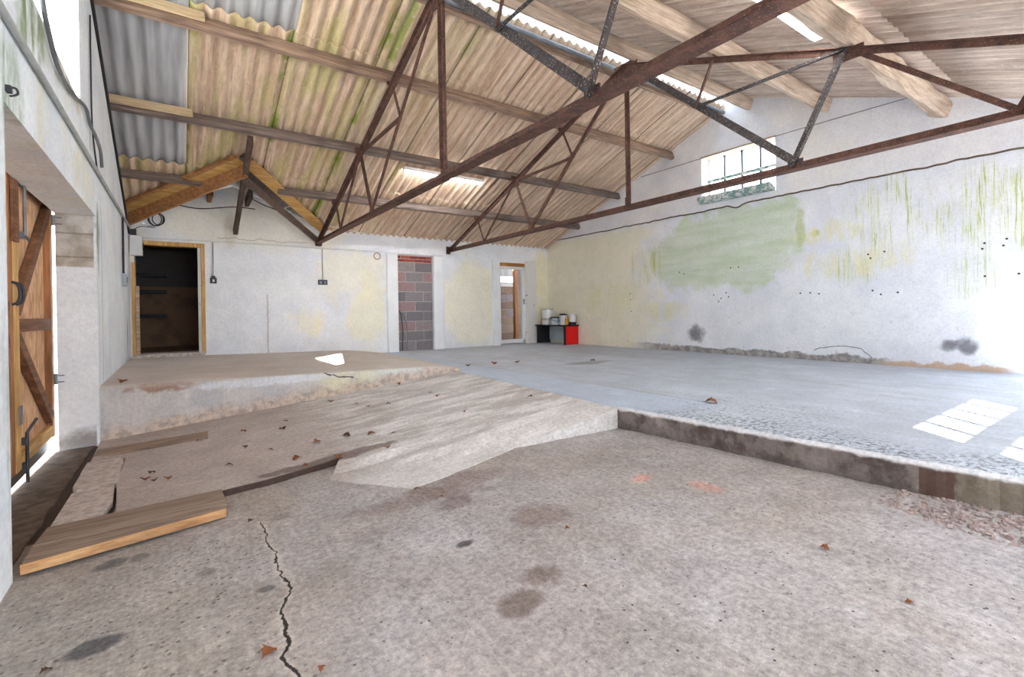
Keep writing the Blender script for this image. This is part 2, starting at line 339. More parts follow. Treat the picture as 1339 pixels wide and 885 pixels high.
def left_extra(g, col, h):
    y, z = g.Y, g.Z; w = g.noise(5, 4, .65); st = g.noise(1, 4, .65, (1, 7, 1.2))
    for cy, cz, ry, rz, k, c in [(3.62, 3.15, .28, .2, .9, (112, 134, 76)), (3.46, 3.0, .12, .12, .5, (140, 158, 116)), (6.3, 2.3, .12, .32, .95, (104, 134, 118)), (3.12, 2.3, .05, .6, .8, (140, 166, 130)), (3.1, .9, .05, .5, .5, (150, 176, 150)), (3.2, 2.6, .2, .22, .6, (120, 150, 110)),
                                (4.1, 3.2, .5, .14, .4, (160, 170, 130)), (3.9, 2.7, .25, .2, .4, (232, 226, 180)), (5.3, 2.7, .6, .2, .5, (236, 228, 188)), (4.9, 3.22, .4, .08, .7, (214, 196, 150)),
                                (9.6, 1.2, .06, .35, .7, (70, 76, 92)), (3.02, 1.2, .12, .3, .4, (176, 166, 158)), (6.3, 1.3, .02, .3, .6, (196, 130, 126))]:
        col = g.mix(g.mul(g.ell(y, z, cy, cz, ry, rz, .8, w, .9), g.ss(st, .35, .6), k), col, rgb(*c))
    d = g.m('ABSOLUTE', g.m('SUBTRACT', g.m('ADD', y, g.mul(g.m('SUBTRACT', g.noise(6, 3), .5), .06)), 5.84))
    col = g.mix(g.mul(g.ss(d, .018, .006), g.ss(z, 4.35, 4.25), g.ss(z, 3.0, 3.1), .7), col, rgb(110, 106, 104))
    d2 = g.m('ABSOLUTE', g.m('SUBTRACT', g.m('ADD', y, g.mul(g.m('SUBTRACT', g.noise(6, 3), .5), .08)), 6.55))
    col = g.mix(g.mul(g.ss(d2, .03, .012), g.ss(z, 2.7, 2.6), .6), col, rgb(150, 140, 134))
    # bare blockwork on the upper half of the door pillar's end
    jamb = g.mul(g.ss(y, 6.16, 6.152), g.ss(y, 6.1, 6.14), g.ss(g.X, -.64, -.65))
    bl = g.mix(g.ss(g.noise(6, 5), .35, .65), rgb(206, 204, 200), rgb(170, 162, 150))
    bz = g.m('ABSOLUTE', g.m('SUBTRACT', g.m('MODULO', g.m('SUBTRACT', z, .06), .225), .1125))
    bl = g.mix(g.mul(g.ss(bz, .1, .108), .55), bl, rgb(120, 104, 90))
    col = g.mix(g.mul(jamb, g.ss(z, 1.98, 2.0)), col, bl)
    col = g.mix(g.mul(jamb, g.ss(g.m('ADD', z, g.mul(w, .3)), .62, .46), .8), col, rgb(116, 110, 106))
    # moss on the reveal of the high opening
    rev = g.mul(g.ss(g.X, -.63, -.64), g.ss(z, 3.2, 3.3))
    col = g.mix(g.mul(rev, g.ss(g.noise(9, 4, .7, (1, 1, 2)), .5, .66), .7), col, rgb(206, 176, 120))
    col = g.mix(g.mul(rev, g.ell(g.X, z, -.8, 4.1, .08, .12, .7, w, .9), .8), col, rgb(190, 116, 66))
    return col, h
M['wall_left'] = wallmat('whitewashed_left_wall', left_extra, (238, 243, 247), (242, 242, 236), .6)
M['wall_plain'] = wallmat('whitewashed_wall', None)

def roofmat(name, a, b, green, greenk):
    g = G(name)
    st = g.noise(1.0, 5, .65, (16, .8, .8)); col = g.mix(g.ss(st, .34, .66), a, b)
    st2 = g.noise(1.0, 4, .6, (30, 1.6, 1.6), off=(7, 0, 0)); col = g.mix(g.mul(g.ss(st2, .55, .72), .55), col, tuple(c*.52 for c in b[:3])+(1,))
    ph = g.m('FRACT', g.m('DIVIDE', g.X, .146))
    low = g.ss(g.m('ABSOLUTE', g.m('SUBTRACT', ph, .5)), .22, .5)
    col = g.mix(g.mul(low, .3), col, rgb(126, 102, 88))  # corrugation grooves darkened in the colour, as painted shade
    if greenk:
        j = g.m('FRACT', g.m('DIVIDE', g.m('SUBTRACT', g.X, .16), 1.022))
        jd = g.m('MINIMUM', j, g.m('SUBTRACT', 1.0, j))
        zone = g.ss(g.X, 4.2, 1.4); pat = g.noise(1.0, 4, .6, (4.5, .7, .7), off=(1, 3, 0))
        col = g.mix(g.mul(g.ss(pat, .44, .62), zone, .6*greenk), col, rgb(190, 184, 122))
        col = g.mix(g.mul(g.ss(jd, .1, .01), g.ss(g.noise(1.0, 3, .6, (3, 1.4, 1.4), off=(3, 5, 0)), .46, .62), g.ss(g.X, 4, 2.2), .95*greenk), col, rgb(128, 148, 52))
        col = g.mix(g.mul(g.ss(jd, .012, .004), .7), col, rgb(74, 64, 58))
        col = g.mix(g.mul(g.ell(g.X, g.Y, 2.35, 5.6, .05, .6, .8, g.noise(5), .8), .7*greenk), col, rgb(132, 154, 56))
    col = g.mix(g.mul(g.ss(g.noise(22, 3), .6, .72), .4), col, rgb(224, 214, 200))
    col = g.gain(col, g.noise(1.0, 7, .78, (26, 5, 5), off=(2, 2, 9)), .34, .66, .8, 1.16)
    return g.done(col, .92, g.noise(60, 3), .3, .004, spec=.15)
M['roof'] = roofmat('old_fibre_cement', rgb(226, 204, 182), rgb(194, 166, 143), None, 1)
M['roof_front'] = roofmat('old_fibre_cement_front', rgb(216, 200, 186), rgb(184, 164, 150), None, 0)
g = G('grey_fibre_cement'); f = g.noise(1, 4, .6, (10, .8, .8))
M['roof_grey'] = g.done(g.mix(g.ss(f, .35, .65), rgb(184, 186, 190), rgb(156, 156, 160)), .9, g.noise(60, 3), .2, .003)
# translucent ridge sheets
g = G('translucent_sheet'); tr = g.n('ShaderNodeBsdfTranslucent'); df = g.n('ShaderNodeBsdfDiffuse'); mx = g.n('ShaderNodeMixShader'); o = g.n('ShaderNodeOutputMaterial')
cc = g.mix(g.ss(g.noise(8, 4), .55, .7), rgb(236, 242, 246), rgb(186, 196, 176))
g.l(cc, tr.inputs[0]); g.l(cc, df.inputs[0]); mx.inputs[0].default_value = .12
g.l(tr.outputs[0], mx.inputs[1]); g.l(df.outputs[0], mx.inputs[2]); g.l(mx.outputs[0], o.inputs[0]); M['translucent'] = g.mat
# glass
g = G('window_glass'); tr = g.n('ShaderNodeBsdfTransparent'); gl = g.n('ShaderNodeBsdfGlossy'); gl.inputs['Roughness'].default_value = .12
mx = g.n('ShaderNodeMixShader'); o = g.n('ShaderNodeOutputMaterial'); mx.inputs[0].default_value = .025
g.l(tr.outputs[0], mx.inputs[1]); g.l(gl.outputs[0], mx.inputs[2]); g.l(mx.outputs[0], o.inputs[0]); M['glass'] = g.mat
# chipped green and white sill
g = G('peeling_green_paint'); M['sill'] = g.done(g.mix(g.ss(g.noise(12, 5, .7), .48, .54), rgb(120, 150, 146), rgb(206, 210, 208)), .7, g.noise(20, 4), .4, .006)
g = G('peeling_white_paint'); M['peel'] = g.done(g.mix(g.ss(g.noise(16, 5, .7, (1, 1, .5)), .62, .66), rgb(230, 228, 226), rgb(140, 104, 86)), .7, g.noise(16, 4), .3, .006)
M['smoothwhite'] = plain('smooth_white_render', rgb(240, 244, 248), .7, var=.04, scale=3)
# cupboard room walls
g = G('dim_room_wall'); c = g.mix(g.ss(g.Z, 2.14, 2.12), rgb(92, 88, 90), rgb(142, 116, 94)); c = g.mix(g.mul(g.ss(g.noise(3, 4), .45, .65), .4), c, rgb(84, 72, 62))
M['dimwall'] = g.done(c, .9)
# bare block walls: per-block colours are stored on the blocks
g = G('concrete_block'); a = g.n('ShaderNodeAttribute'); a.attribute_name = 'tint'
c = g.mix(g.mul(g.ss(g.noise(30, 4, .7), .45, .65), .35), a.outputs['Color'], rgb(90, 84, 84)); M['block'] = g.done(c, .95, g.noise(40, 4), .6, .006)
M['mortar'] = plain('mortar', rgb(206, 204, 204), .95)
# OSB door skin
g = G('door_board'); v = g.vor(26, (1, 1, .35), 'Color'); sv = g.n('ShaderNodeSeparateColor'); g.l(v, sv.inputs[0])
c = g.mix(sv.outputs[0], rgb(232, 190, 148), rgb(196, 148, 110)); c = g.mix(g.mul(g.ss(g.noise(2.5, 4), .5, .7), .5), c, rgb(166, 122, 92)); M['osb'] = g.done(c, .85, sv.outputs[1], .3, .003)

# ------------------------------------------------------------------ mesh building
class MB:
    def __init__(s): s.v, s.f, s.tint = [], [], None
    def add(s, vs, fs):
        o = len(s.v); s.v += [tuple(p) for p in vs]; s.f += [tuple(i+o for i in f) for f in fs]; return s
    def box(s, c, d, R=None):
        vs = []
        for x in (-.5, .5):
            for y in (-.5, .5):
                for z in (-.5, .5):
                    p = V((x*d[0], y*d[1], z*d[2]))
                    vs.append((R @ p if R else p)+V(c))
        return s.add(vs, [(0, 1, 3, 2), (4, 6, 7, 5), (0, 4, 5, 1), (2, 3, 7, 6), (0, 2, 6, 4), (1, 5, 7, 3)])
    def span(s, a, b): return s.box([(p+q)/2 for p, q in zip(a, b)], [abs(q-p) for p, q in zip(a, b)])
    def prism(s, prof, p0, p1, up=(0, 0, 1), segs=1, jit=0, seed=0):
        p0, p1 = V(p0), V(p1); d = (p1-p0).normalized(); sd = d.cross(V(up)).normalized(); u = sd.cross(d)
        n = len(prof); vs = []
        for k in range(segs+1):
            c = p0.lerp(p1, k/segs)
            for i, (a, b) in enumerate(prof):
                q = c+sd*a+u*b
                if jit: q += mnoise.noise_vector(q*2.3+V((seed, i*3.1, 0)))*jit
                vs.append(q)
        fs = []
        for k in range(segs):
            for i in range(n):
                j = (i+1) % n; fs.append((k*n+i, k*n+j, (k+1)*n+j, (k+1)*n+i))
        fs += [tuple(range(n))[::-1], tuple(segs*n+i for i in range(n))]
        return s.add(vs, fs)
    def bar(s, p0, p1, w, h, up=(0, 0, 1), segs=1, jit=0, seed=0):
        a, b = w/2, h/2
        if jit:
            pr = [(-a, -b*.7), (-a*.7, -b), (a*.7, -b), (a, -b*.7), (a, b*.7), (a*.7, b), (-a*.7, b), (-a, b*.7)]
        else: pr = [(-a, -b), (a, -b), (a, b), (-a, b)]
        return s.prism(pr, p0, p1, up, segs, jit, seed)
    def tee(s, p0, p1, w, h, t, up, flip=False):
        q = t/2; e = .009
        pr = [(-w/2, 0), (w/2, 0), (w/2, -e), (q, -e), (q, -h), (-q, -h), (-q, -e), (-w/2, -e)]
        if flip: pr = [(-a, -b) for a, b in pr]
        return s.prism(pr, p0, p1, up)
    def angle(s, p0, p1, w, h, up, e=.008):
        return s.prism([(0, 0), (w, 0), (w, e), (e, e), (e, h), (0, h)], p0, p1, up)
    def tube(s, pts, r, n=8, closed=False):
        pts = [V(p) for p in pts]; m = len(pts); vs = []; prev = None
        for i, p in enumerate(pts):
            if closed: d = pts[(i+1) % m]-pts[i-1]
            else: d = pts[min(i+1, m-1)]-pts[max(i-1, 0)]
            d.normalize()
            if prev is None: a = d.orthogonal().normalized()
            else: a = (prev-d*prev.dot(d)).normalized()
            prev = a; b = d.cross(a)
            for k in range(n):
                t = 2*math.pi*k/n; vs.append(p+(a*math.cos(t)+b*math.sin(t))*r)
        fs = []
        for i in range(m if closed else m-1):
            for k in range(n):
                j = (k+1) % n; q = (i+1) % m; fs.append((i*n+k, i*n+j, q*n+j, q*n+k))
        if not closed: fs += [tuple(range(n))[::-1], tuple((m-1)*n+k for k in range(n))]
        return s.add(vs, fs)
    def lathe(s, prof, c, n=24):
        vs = []; m = len(prof)
        for r, z in prof:
            for k in range(n):
                t = 2*math.pi*k/n; vs.append((c[0]+r*math.cos(t), c[1]+r*math.sin(t), c[2]+z))
        fs = [(i*n+k, i*n+(k+1) % n, (i+1)*n+(k+1) % n, (i+1)*n+k) for i in range(m-1) for k in range(n)]
        fs += [tuple(range(n))[::-1], tuple((m-1)*n+k for k in range(n))]
        return s.add(vs, fs)
    def poly(s, pts, z0, z1):
        """Upright prism from a plan outline; z0/z1 may be functions of (x, y)."""
        n = len(pts); f0 = z0 if callable(z0) else (lambda x, y: z0); f1 = z1 if callable(z1) else (lambda x, y: z1)
        vs = [(x, y, f0(x, y)) for x, y in pts]+[(x, y, f1(x, y)) for x, y in pts]
        fs = [tuple(range(n))[::-1], tuple(range(n, 2*n))]+[(i, (i+1) % n, n+(i+1) % n, n+i) for i in range(n)]
        return s.add(vs, fs)
    def build(s, name, mat, parent=None, smooth=False, bevel=0, base=False, loc=None):
        me = bpy.data.meshes.new(name); vs = s.v
        off = V((0, 0, 0))
        if parent is not None:
            q = parent
            while q is not None: off += q.location; q = q.parent
        elif base:
            xs, ys, zs = zip(*vs); off = V(((min(xs)+max(xs))/2, (min(ys)+max(ys))/2, min(zs)))
        if off.length: vs = [tuple(V(p)-off) for p in vs]
        me.from_pydata(vs, [], s.f)
        import bmesh
        bm = bmesh.new(); bm.from_mesh(me); bmesh.ops.recalc_face_normals(bm, faces=bm.faces); bm.to_mesh(me); bm.free()
        if smooth:
            for p in me.polygons: p.use_smooth = True
        for m_ in (mat if isinstance(mat, (list, tuple)) else [mat]): me.materials.append(m_)
        if s.tint:
            at = me.color_attributes.new('tint', 'FLOAT_COLOR', 'CORNER')
            for p in me.polygons:
                for li in p.loop_indices: at.data[li].color = s.tint[p.index]
        o = bpy.data.objects.new(name, me); C.objects.link(o)
        if parent is not None: o.parent = parent
        elif base: o.location = off
        if bevel:
            b = o.modifiers.new('bevel', 'BEVEL'); b.width = bevel; b.segments = 2; b.limit_method = 'ANGLE'
        return o

def tag(o, label, cat, group=None):
    o['label'] = label; o['category'] = cat
    if group: o['group'] = group
    return o
def thing(name, label, cat, loc, group=None):
    o = bpy.data.objects.new(name, None); o.empty_display_size = .1; C.objects.link(o); o.location = loc
    return tag(o, label, cat, group)
def solid(name, mb, mat, label, cat, group=None, smooth=False, bevel=0):
    return tag(mb.build(name, mat, base=True, smooth=smooth, bevel=bevel), label, cat, group)
def struct(name, mb, mat, parent=None, smooth=False, bevel=0):
    o = mb.build(name, mat, parent, smooth, bevel)
    if parent is None: o['kind'] = 'structure'
    return o
def dup(root, loc, label):
    r = root.copy(); C.objects.link(r); r.location = loc; r['label'] = label
    for ch in list(root.children):
        c = ch.copy(); C.objects.link(c); c.parent = r
        for gch in ch.children:
            d = gch.copy(); C.objects.link(d); d.parent = c
    return r
def smoothpts(pts, n=6):
    pts = [V(p) for p in pts]; out = []
    for i in range(len(pts)-1):
        a, b, c, d = pts[max(i-1, 0)], pts[i], pts[i+1], pts[min(i+2, len(pts)-1)]
        for k in range(n):
            t = k/n; out.append(.5*((2*b)+(c-a)*t+(2*a-5*b+4*c-d)*t*t+(3*b-a-3*c+d)*t**3))
    return out+[pts[-1]]
def interp(x, xs, ys):
    if x <= xs[0]: return ys[0]
    for a, b, c, d in zip(xs, xs[1:], ys, ys[1:]):
        if x <= b: return c+(d-c)*(x-a)/(b-a)
    return ys[-1]

# ------------------------------------------------------------------ levels
def zlow(x, y): return .30+.038*(x+.63)-.018*max(0, y-3)*max(0, min(1, (1.5-x)/2))
def ramp_start(y): return interp(y, [2.9, 3.0, 3.15, 3.4, 3.7, 4.5, 6.3], [2.3, 2.25, 2.1, 1.2, .85, .2, -.63])
def step_edge(y): return interp(y, [-1, 2.93, 6.85, 10.3], [3.5, 3.2, 3.42, 3.7])
def zramp(x, y):
    a = ramp_start(y); edge = .005 if y < 3.58 else .036
    if x < a: return zlow(x, y)+edge
    z0 = zlow(a, y)+edge
    return z0+(.63-z0)*min(1, (x-a)/(step_edge(y)-a))
def zplat(x): return .82-.025*(x+.63) if x < 2.9 else max(.6, .732-.14*(x-2.9)**1.3)
def zback(y): return 3.195+SL*(YB-y)          # underside of the back roof slope
def zfront(y): return zback(YC)-SL*(YC-y)     # underside of the front roof slope
def zroof(y): return zback(y) if y > YC else zfront(y)

# ------------------------------------------------------------------ floors
def grid(nx, ny, fn):
    mb = MB(); mb.add([fn(i/nx, j/ny) for j in range(ny+1) for i in range(nx+1)],
                      [(j*(nx+1)+i, j*(nx+1)+i+1, (j+1)*(nx+1)+i+1, (j+1)*(nx+1)+i) for j in range(ny) for i in range(nx)])
    return mb
fl = grid(70, 110, lambda u, v: (-.72+u*(4.28), -1.2+v*7.6, zlow(-.72+u*4.28, -1.2+v*7.6)+.004*mnoise.noise(V((u*9, v*16, 0)))))
struct('floor', fl, M['floor'], smooth=True)

# ramp: fine grid clipped to its plan outline, with a skirt so that its edges have depth
def inside(x, y, poly):
    r = False; n = len(poly)
    for i in range(n):
        x1, y1 = poly[i]; x2, y2 = poly[i-1]
        if (y1 > y) != (y2 > y) and x < (x2-x1)*(y-y1)/(y2-y1)+x1: r = not r
    return r
ramp_out = [(3.19, 2.93), (2.2, 3.1), (1.7, 2.97), (1.22, 2.87), (1.0, 3.2), (.85, 3.42), (1.0, 3.72), (.8, 3.69), (.5, 3.63), (.25, 3.62), (-.3, 3.6), (-.36, 4.4), (-.36, 5.2), (-.6, 5.3), (-.625, 6.25), (3.38, 6.3), (3.4, 6.85), (3.3, 4.9)]
def ramp_mesh():
    import bmesh
    bm = bmesh.new(); vs = [bm.verts.new((x, y, 0)) for x, y in ramp_out]; bm.faces.new(vs)
    for ax, lo, hi, st in ((0, -.6, 3.4, .1), (1, 2.9, 6.8, .1)):
        k = lo
        while k < hi:
            no = V((1, 0, 0)) if ax == 0 else V((0, 1, 0))
            bmesh.ops.bisect_plane(bm, geom=bm.verts[:]+bm.edges[:]+bm.faces[:], plane_co=no*k, plane_no=no); k += st
    bnd = [e for e in bm.edges if e.is_boundary]
    r = bmesh.ops.extrude_edge_only(bm, edges=bnd)
    low = {v for v in r['geom'] if isinstance(v, bmesh.types.BMVert)}
    for v in bm.verts:
        x, y = v.co.x, v.co.y
        z = zramp(x, y)
        wob = .02*mnoise.noise(V((x*6, y*6, 3)))
        v.co.z = zlow(x, y)-.05 if v in low else z+.004*mnoise.noise(V((x*3, y*3, 0)))
        if y < 3.8 and x < 3: v.co.y += wob
    bm.verts.ensure_lookup_table()
    mb = MB(); idx = {v: i for i, v in enumerate(bm.verts)}
    mb.add([v.co[:] for v in bm.verts], [[idx[v] for v in f.verts] for f in bm.faces]); bm.free(); return mb
struct('ramp', ramp_mesh(), M['ramp'])

# raised floor with a ragged, stepped edge
def raised():
    mb = MB(); ys = [-1.2+.04*i for i in range(int((10.6+1.2)/.04)+1)]; xs_n = 40; top = []
    for y in ys:
        e = step_edge(y)
        rag = .02*mnoise.noise(V((0, y*5, 1)))+.012*mnoise.noise(V((4, y*17, 1))) if y < 2.9 else 0
        row = [(e+rag-.004, y, zlow(e, y)-.06), (e+rag, y, .53), (e+rag+.004, y, .612+.01*mnoise.noise(V((1, y*14, 2)))), (e+rag+.02, y, .63)]
        for k in range(1, xs_n+1):
            x = e+.02+(8.6-e)*(k/xs_n)**1.3; row.append((x, y, .63+.003*mnoise.noise(V((x, y, 5)))))
        top.append(row)
    n = len(top[0]); mb.add([p for r in top for p in r], [(j*n+i, j*n+i+1, (j+1)*n+i+1, (j+1)*n+i) for j in range(len(top)-1) for i in range(n-1)])
    return mb
struct('raised_floor', raised(), M['raised'], smooth=False)

def platform():
    mb = MB(); nx = 60; ys = [6.2, 6.2, 6.2, 6.22, 6.3]+[6.3+(10.3-6.3)*k/24 for k in range(1, 25)]; rows = []
    for j, y in enumerate(ys):
        row = []
        for i in range(nx+1):
            t = i/nx; x = -.64+t*((3.42 if y < 6.9 else 3.42+.4*(y-6.9)/3.4)+.64)
            yy = y+(.012*mnoise.noise(V((x*7, j*.7, 2))) if j < 4 else 0)
            z = zplat(x)
            if j == 0: z = zramp(x, 6.2)-.05
            elif j == 1: z = zramp(x, 6.2)*.5+z*.5
            elif j == 2: z = z-.02+.012*mnoise.noise(V((x*9, 0, 4)))
            if j > 0 and j < 3: z = max(z, zramp(x, 6.2)-.04)
            row.append((x, yy, z))
        rows.append(row)
    n = nx+1; mb.add([p for r in rows for p in r], [(j*n+i, j*n+i+1, (j+1)*n+i+1, (j+1)*n+i) for j in range(len(rows)-1) for i in range(nx)])
    return mb
struct('platform', platform(), M['platform'])
# threshold of the timber doors
th = MB(); th.poly([(-1.2, 3.05)]+[(-.668+.02*mnoise.noise(V((0, y*4, 0))), y) for y in [3.05+.1*k for k in range(32)]]+[(-1.2, 6.2)], .2, lambda x, y: zlow(x, y)+.014)
struct('threshold', th, M['dirt'])
struct('ground', MB().box((2, 4, .1), (80, 80, .2)), M['outside'])

# ------------------------------------------------------------------ walls
def wall_cols(axis, at0, at1, a0, a1, z0, top, holes, brk=()):
    """Upright wall between at0 and at1 across its thickness, running a0..a1, with rectangular openings."""
    mb = MB(); cuts = sorted({a0, a1, *brk, *[h for o in holes for h in o[:2]]})
    cuts = [c for c in cuts if a0 <= c <= a1]
    for p, q in zip(cuts, cuts[1:]):
        mid = (p+q)/2; hs = sorted((o[2], o[3]) for o in holes if o[0] < mid < o[1]); z = z0; segs = []
        for lo, hi in hs:
            if lo > z: segs.append((z, lo, False))
            z = hi
        segs.append((z, None, True))
        for lo, hi, last in segs:
            pts = []
            for t in (at0, at1):
                hp, hq = (top(p), top(q)) if last else (hi, hi)
                for a, zz in ((p, lo), (q, lo), (q, hq), (p, hp)):
                    pts.append((t, a, zz) if axis == 'x' else (a, t, zz))
            mb.add(pts, [(0, 1, 2, 3), (7, 6, 5, 4), (0, 4, 5, 1), (1, 5, 6, 2), (2, 6, 7, 3), (3, 7, 4, 0)])
    return mb
rake = lambda y: 2.84+.4*(YB-y) if y > YC else 2.84+.4*(YB-YC)-.4*(YC-y)
struct('wall_left', wall_cols('x', XL, -.92, -1.2, 10.54, .1, rake, [(3.1, 6.15, .1, 2.49), (3.55, 5.28, 3.28, 4.35), (-.75, .7, 1.9, 3.0)], (YC,)), M['wall_left'])
struct('wall_left_eaves', wall_cols('x', -.84, -.92, -1.2, 10.54, 2.5, lambda y: zroof(y)+.03, [(3.4, 5.4, 2.5, 4.4)], (YC,)), M['wall_plain'])
struct('wall_right', wall_cols('x', XR, 8.75, -1.2, 10.54, .3, lambda y: zroof(y)+.05, [(-.85, .7, .63, 2.6), (4.06, 5.43, 3.5, 4.43)], (YC,)), M['wall_right'])  # first opening is an unseen doorway added to brighten the room
gab = [-1.2+.05*k for k in range(int(11.74/.05)+1)]
def band():
    mb = MB(); z_lo = lambda y: 3.385+.02*mnoise.noise(V((0, y*1.7, 3)))+.015*mnoise.noise(V((5, y*6, 3)))-.05*math.exp(-((y-4.75)/.12)**2)
    for p, q in zip(gab, gab[1:]):
        mid = (p+q)/2
        segs = [(None, 3.5), (4.43, None)] if 4.06 < mid < 5.43 else [(None, None)]
        for lo, hi in segs:
            l0, l1 = (z_lo(p), z_lo(q)) if lo is None else (lo, lo)
            h0, h1 = (max(zroof(p)+.04, l0+.02), max(zroof(q)+.04, l1+.02)) if hi is None else (hi, hi)
            pts = [(t, a, z) for t in (XR-.035, XR+.01) for a, z in ((p, l0), (q, l1), (q, h1), (p, h0))]
            mb.add(pts, [(0, 1, 2, 3), (7, 6, 5, 4), (0, 4, 5, 1), (1, 5, 6, 2), (2, 6, 7, 3), (3, 7, 4, 0)])
    return mb
struct('wall_right_gable', band(), M['wall_band'])
zlo = lambda y: 3.385+.02*mnoise.noise(V((0, y*1.7, 3)))+.015*mnoise.noise(V((5, y*6, 3)))-.05*math.exp(-((y-4.75)/.12)**2)
struct('wall_right_seam', MB().tube([(XR-.03, y, zlo(y)-.004+.006*mnoise.noise(V((2, y*9, 1)))) for y in gab[8:-6]], .013, 6), M['dirt'])
def back_top(x):
    if x < -.63 or x > 2.5: return 3.24
    return 3.28+.62*(1-abs(x-.9)/(1.53 if x < .9 else 1.6))
struct('wall_back', wall_cols('y', YB, YB+.3, -.92, 8.75, .3, back_top, [(-.56, .40, .3, 2.75), (4.08, 4.94, .3, 2.83), (6.82, 7.64, .3, 2.76)], (-.63, .9, 2.5)), M['wall_back'])
struct('wall_front', wall_cols('y', YF, YF-.25, -.92, 8.75, .1, lambda x: 3.2, [(-.4, 2.2, 1.2, 2.95), (2.45, 4.3, 1.3, 2.45), (6.0, 8.0, 1.3, 2.42)]), M['wall_plain'])  # first opening is out of view, added to bring in daylight
struct('wall_sun_blocker', MB().span((-2.6, -3.8, .2), (.42, -3.5, 4.9)), M['outside'])  # added out of view to keep direct sun off the front opening
# boarded hatch added out of view in the left wall; its slots make the sun dots
hb = wall_cols('x', -.64, -.66, -.76, .71, 1.88, lambda y: 3.02, [(.29, .38, 2.50, 2.57), (.07, .19, 2.49, 2.57), (-.27, -.13, 2.49, 2.57), (-.5, -.36, 2.49, 2.57)])
struct('sun_slot_panel', hb, M['dark_y'])

# ------------------------------------------------------------------ roof sheets
PIT = .146; AMP = .024
CUT = [(-.64, 10.9), (-.64, 9.98), (.9, 8.3), (2.5, 10.1), (2.5, 10.9)]
def sheets(x0, x1, y0, y1, fn, off, ystep, cut=None):
    nx = max(1, int(round((x1-x0)/PIT*8))); ny = max(1, int(round((y1-y0)/ystep))); mb = MB()
    P_ = [[(x0+(x1-x0)*i/nx, y0+(y1-y0)*j/ny) for i in range(nx+1)] for j in range(ny+1)]
    mb.v = [(x, y, fn(y)+off+AMP*(1+math.cos(2*math.pi*x/PIT))) for r in P_ for x, y in r]
    for j in range(ny):
        for i in range(nx):
            if cut:
                cx = (P_[j][i][0]+P_[j][i+1][0])/2; cy = (P_[j][i][1]+P_[j+1][i][1])/2
                if inside(cx, cy, cut): continue
            a = j*(nx+1)+i; mb.f.append((a, a+1, a+nx+2, a+nx+1))
    return mb
def roof(mb, mat, name='ceiling'):
    o = struct(name, mb, mat, smooth=True)
    s = o.modifiers.new('thickness', 'SOLIDIFY'); s.thickness = .006; s.offset = 1
    return o
roof(sheets(1.2, 8.5, 4.93, 6.35, zback, .024, .4), M['roof'])
roof(sheets(.16, 8.5, 6.02, 9.0, zback, .012, .06, CUT), M['roof'])
roof(sheets(-1.7, 8.5, 8.72, 10.75, zback, 0, .05, CUT), M['roof'])
roof(sheets(-1.7, 1.2, 4.93, 6.3, zback, .03, .4), M['roof_grey'])
roof(sheets(-1.7, .16, 6.02, 8.95, zback, .02, .4), M['roof_grey'])
roof(sheets(-1.7, 8.5, YC, 5.0, zback, .034, .1), M['translucent'])
roof(sheets(-1.7, 8.5, 1.4, YC, zfront, .02, .4), M['roof_front'])  # unseen left overhang, sized to limit sun through the high opening
roof(sheets(-1.1, 8.5, -1.5, 1.6, zfront, .008, .4), M['roof_front'])
rc = MB()
for sg in (-1, 1):
    q = [(-1.7, YC, zback(YC)+.1), (8.5, YC, zback(YC)+.1), (8.5, YC+sg*.16, zback(YC)+.1-.16*SL), (-1.7, YC+sg*.16, zback(YC)+.1-.16*SL)]
    rc.add(q+[(x, y, z+.012) for x, y, z in q], [(0, 1, 2, 3), (7, 6, 5, 4), (0, 4, 5, 1), (1, 5, 6, 2), (2, 6, 7, 3), (3, 7, 4, 0)])
struct('ridge_cap', rc, M['roof_grey'])
# little cross gable over the left-hand doorway
cg = MB()
for sx, ex in ((-.66, .9), (2.53, .9)):
    yv = 9.98 if sx < 0 else 10.1
    lo = [(sx, yv, 3.31), (sx, 11.2, 3.31), (.9, 11.2, 3.97), (.9, 8.28, 3.97)]
    cg.add(lo+[(x, y, z+.03) for x, y, z in lo], [(0, 1, 2, 3), (7, 6, 5, 4), (0, 4, 5, 1), (1, 5, 6, 2), (2, 6, 7, 3), (3, 7, 4, 0)])
for p_, q_ in (((-.9, 10.26), (.92, 8.25)), ((.88, 8.25), (2.75, 10.4))):
    struct('valley_flashing', MB().bar((p_[0], p_[1], zback(p_[1])+.1), (q_[0], q_[1], zback(q_[1])+.1), .5, .01, V((0, .35, .937))), M['galv'])
struct('ceiling_cross_gable', cg, M['dark_y'])

# ------------------------------------------------------------------ purlins and other roof timbers
A_ = math.atan(SL); ca, sa = math.cos(A_), math.sin(A_)
NB, NF = V((0, sa, ca)), V((0, -sa, ca))
def purlin_mb(x0, x1, y, w, h, back=True, gap=.0, jit=.004, seed=0):
    n = NB if back else NF; z = zroof(y)
    c = V((0, y, z))-n*(h/2+gap)
    n_ = max(6, int((x1-x0)/.18))
    return MB().bar(V((x0, 0, 0))+c, V((x1, 0, 0))+c, w, h, n, n_, jit, seed)
G_P = 'roof purlins'
def purlin(name, mb, mat, label, bevel=.004): return solid(name, mb, mat, label, 'roof beam', G_P, bevel=0)
purlin('purlin', purlin_mb(-1.1, 8.42, 6.15, .09, .17, seed=1), M['old_x'], 'long brown uppermost purlin of the back slope, below the ridge')
purlin('purlin', purlin_mb(-1.1, 8.42, 7.6, .08, .15, seed=2), M['grey_x'], 'middle purlin of the back slope, the one the white tube light hangs below')
purlin('purlin', purlin_mb(1.45, 8.42, 8.94, .08, .14, seed=3), M['grey_x'], 'lowest long purlin of the back slope, above the bricked-up doorway')
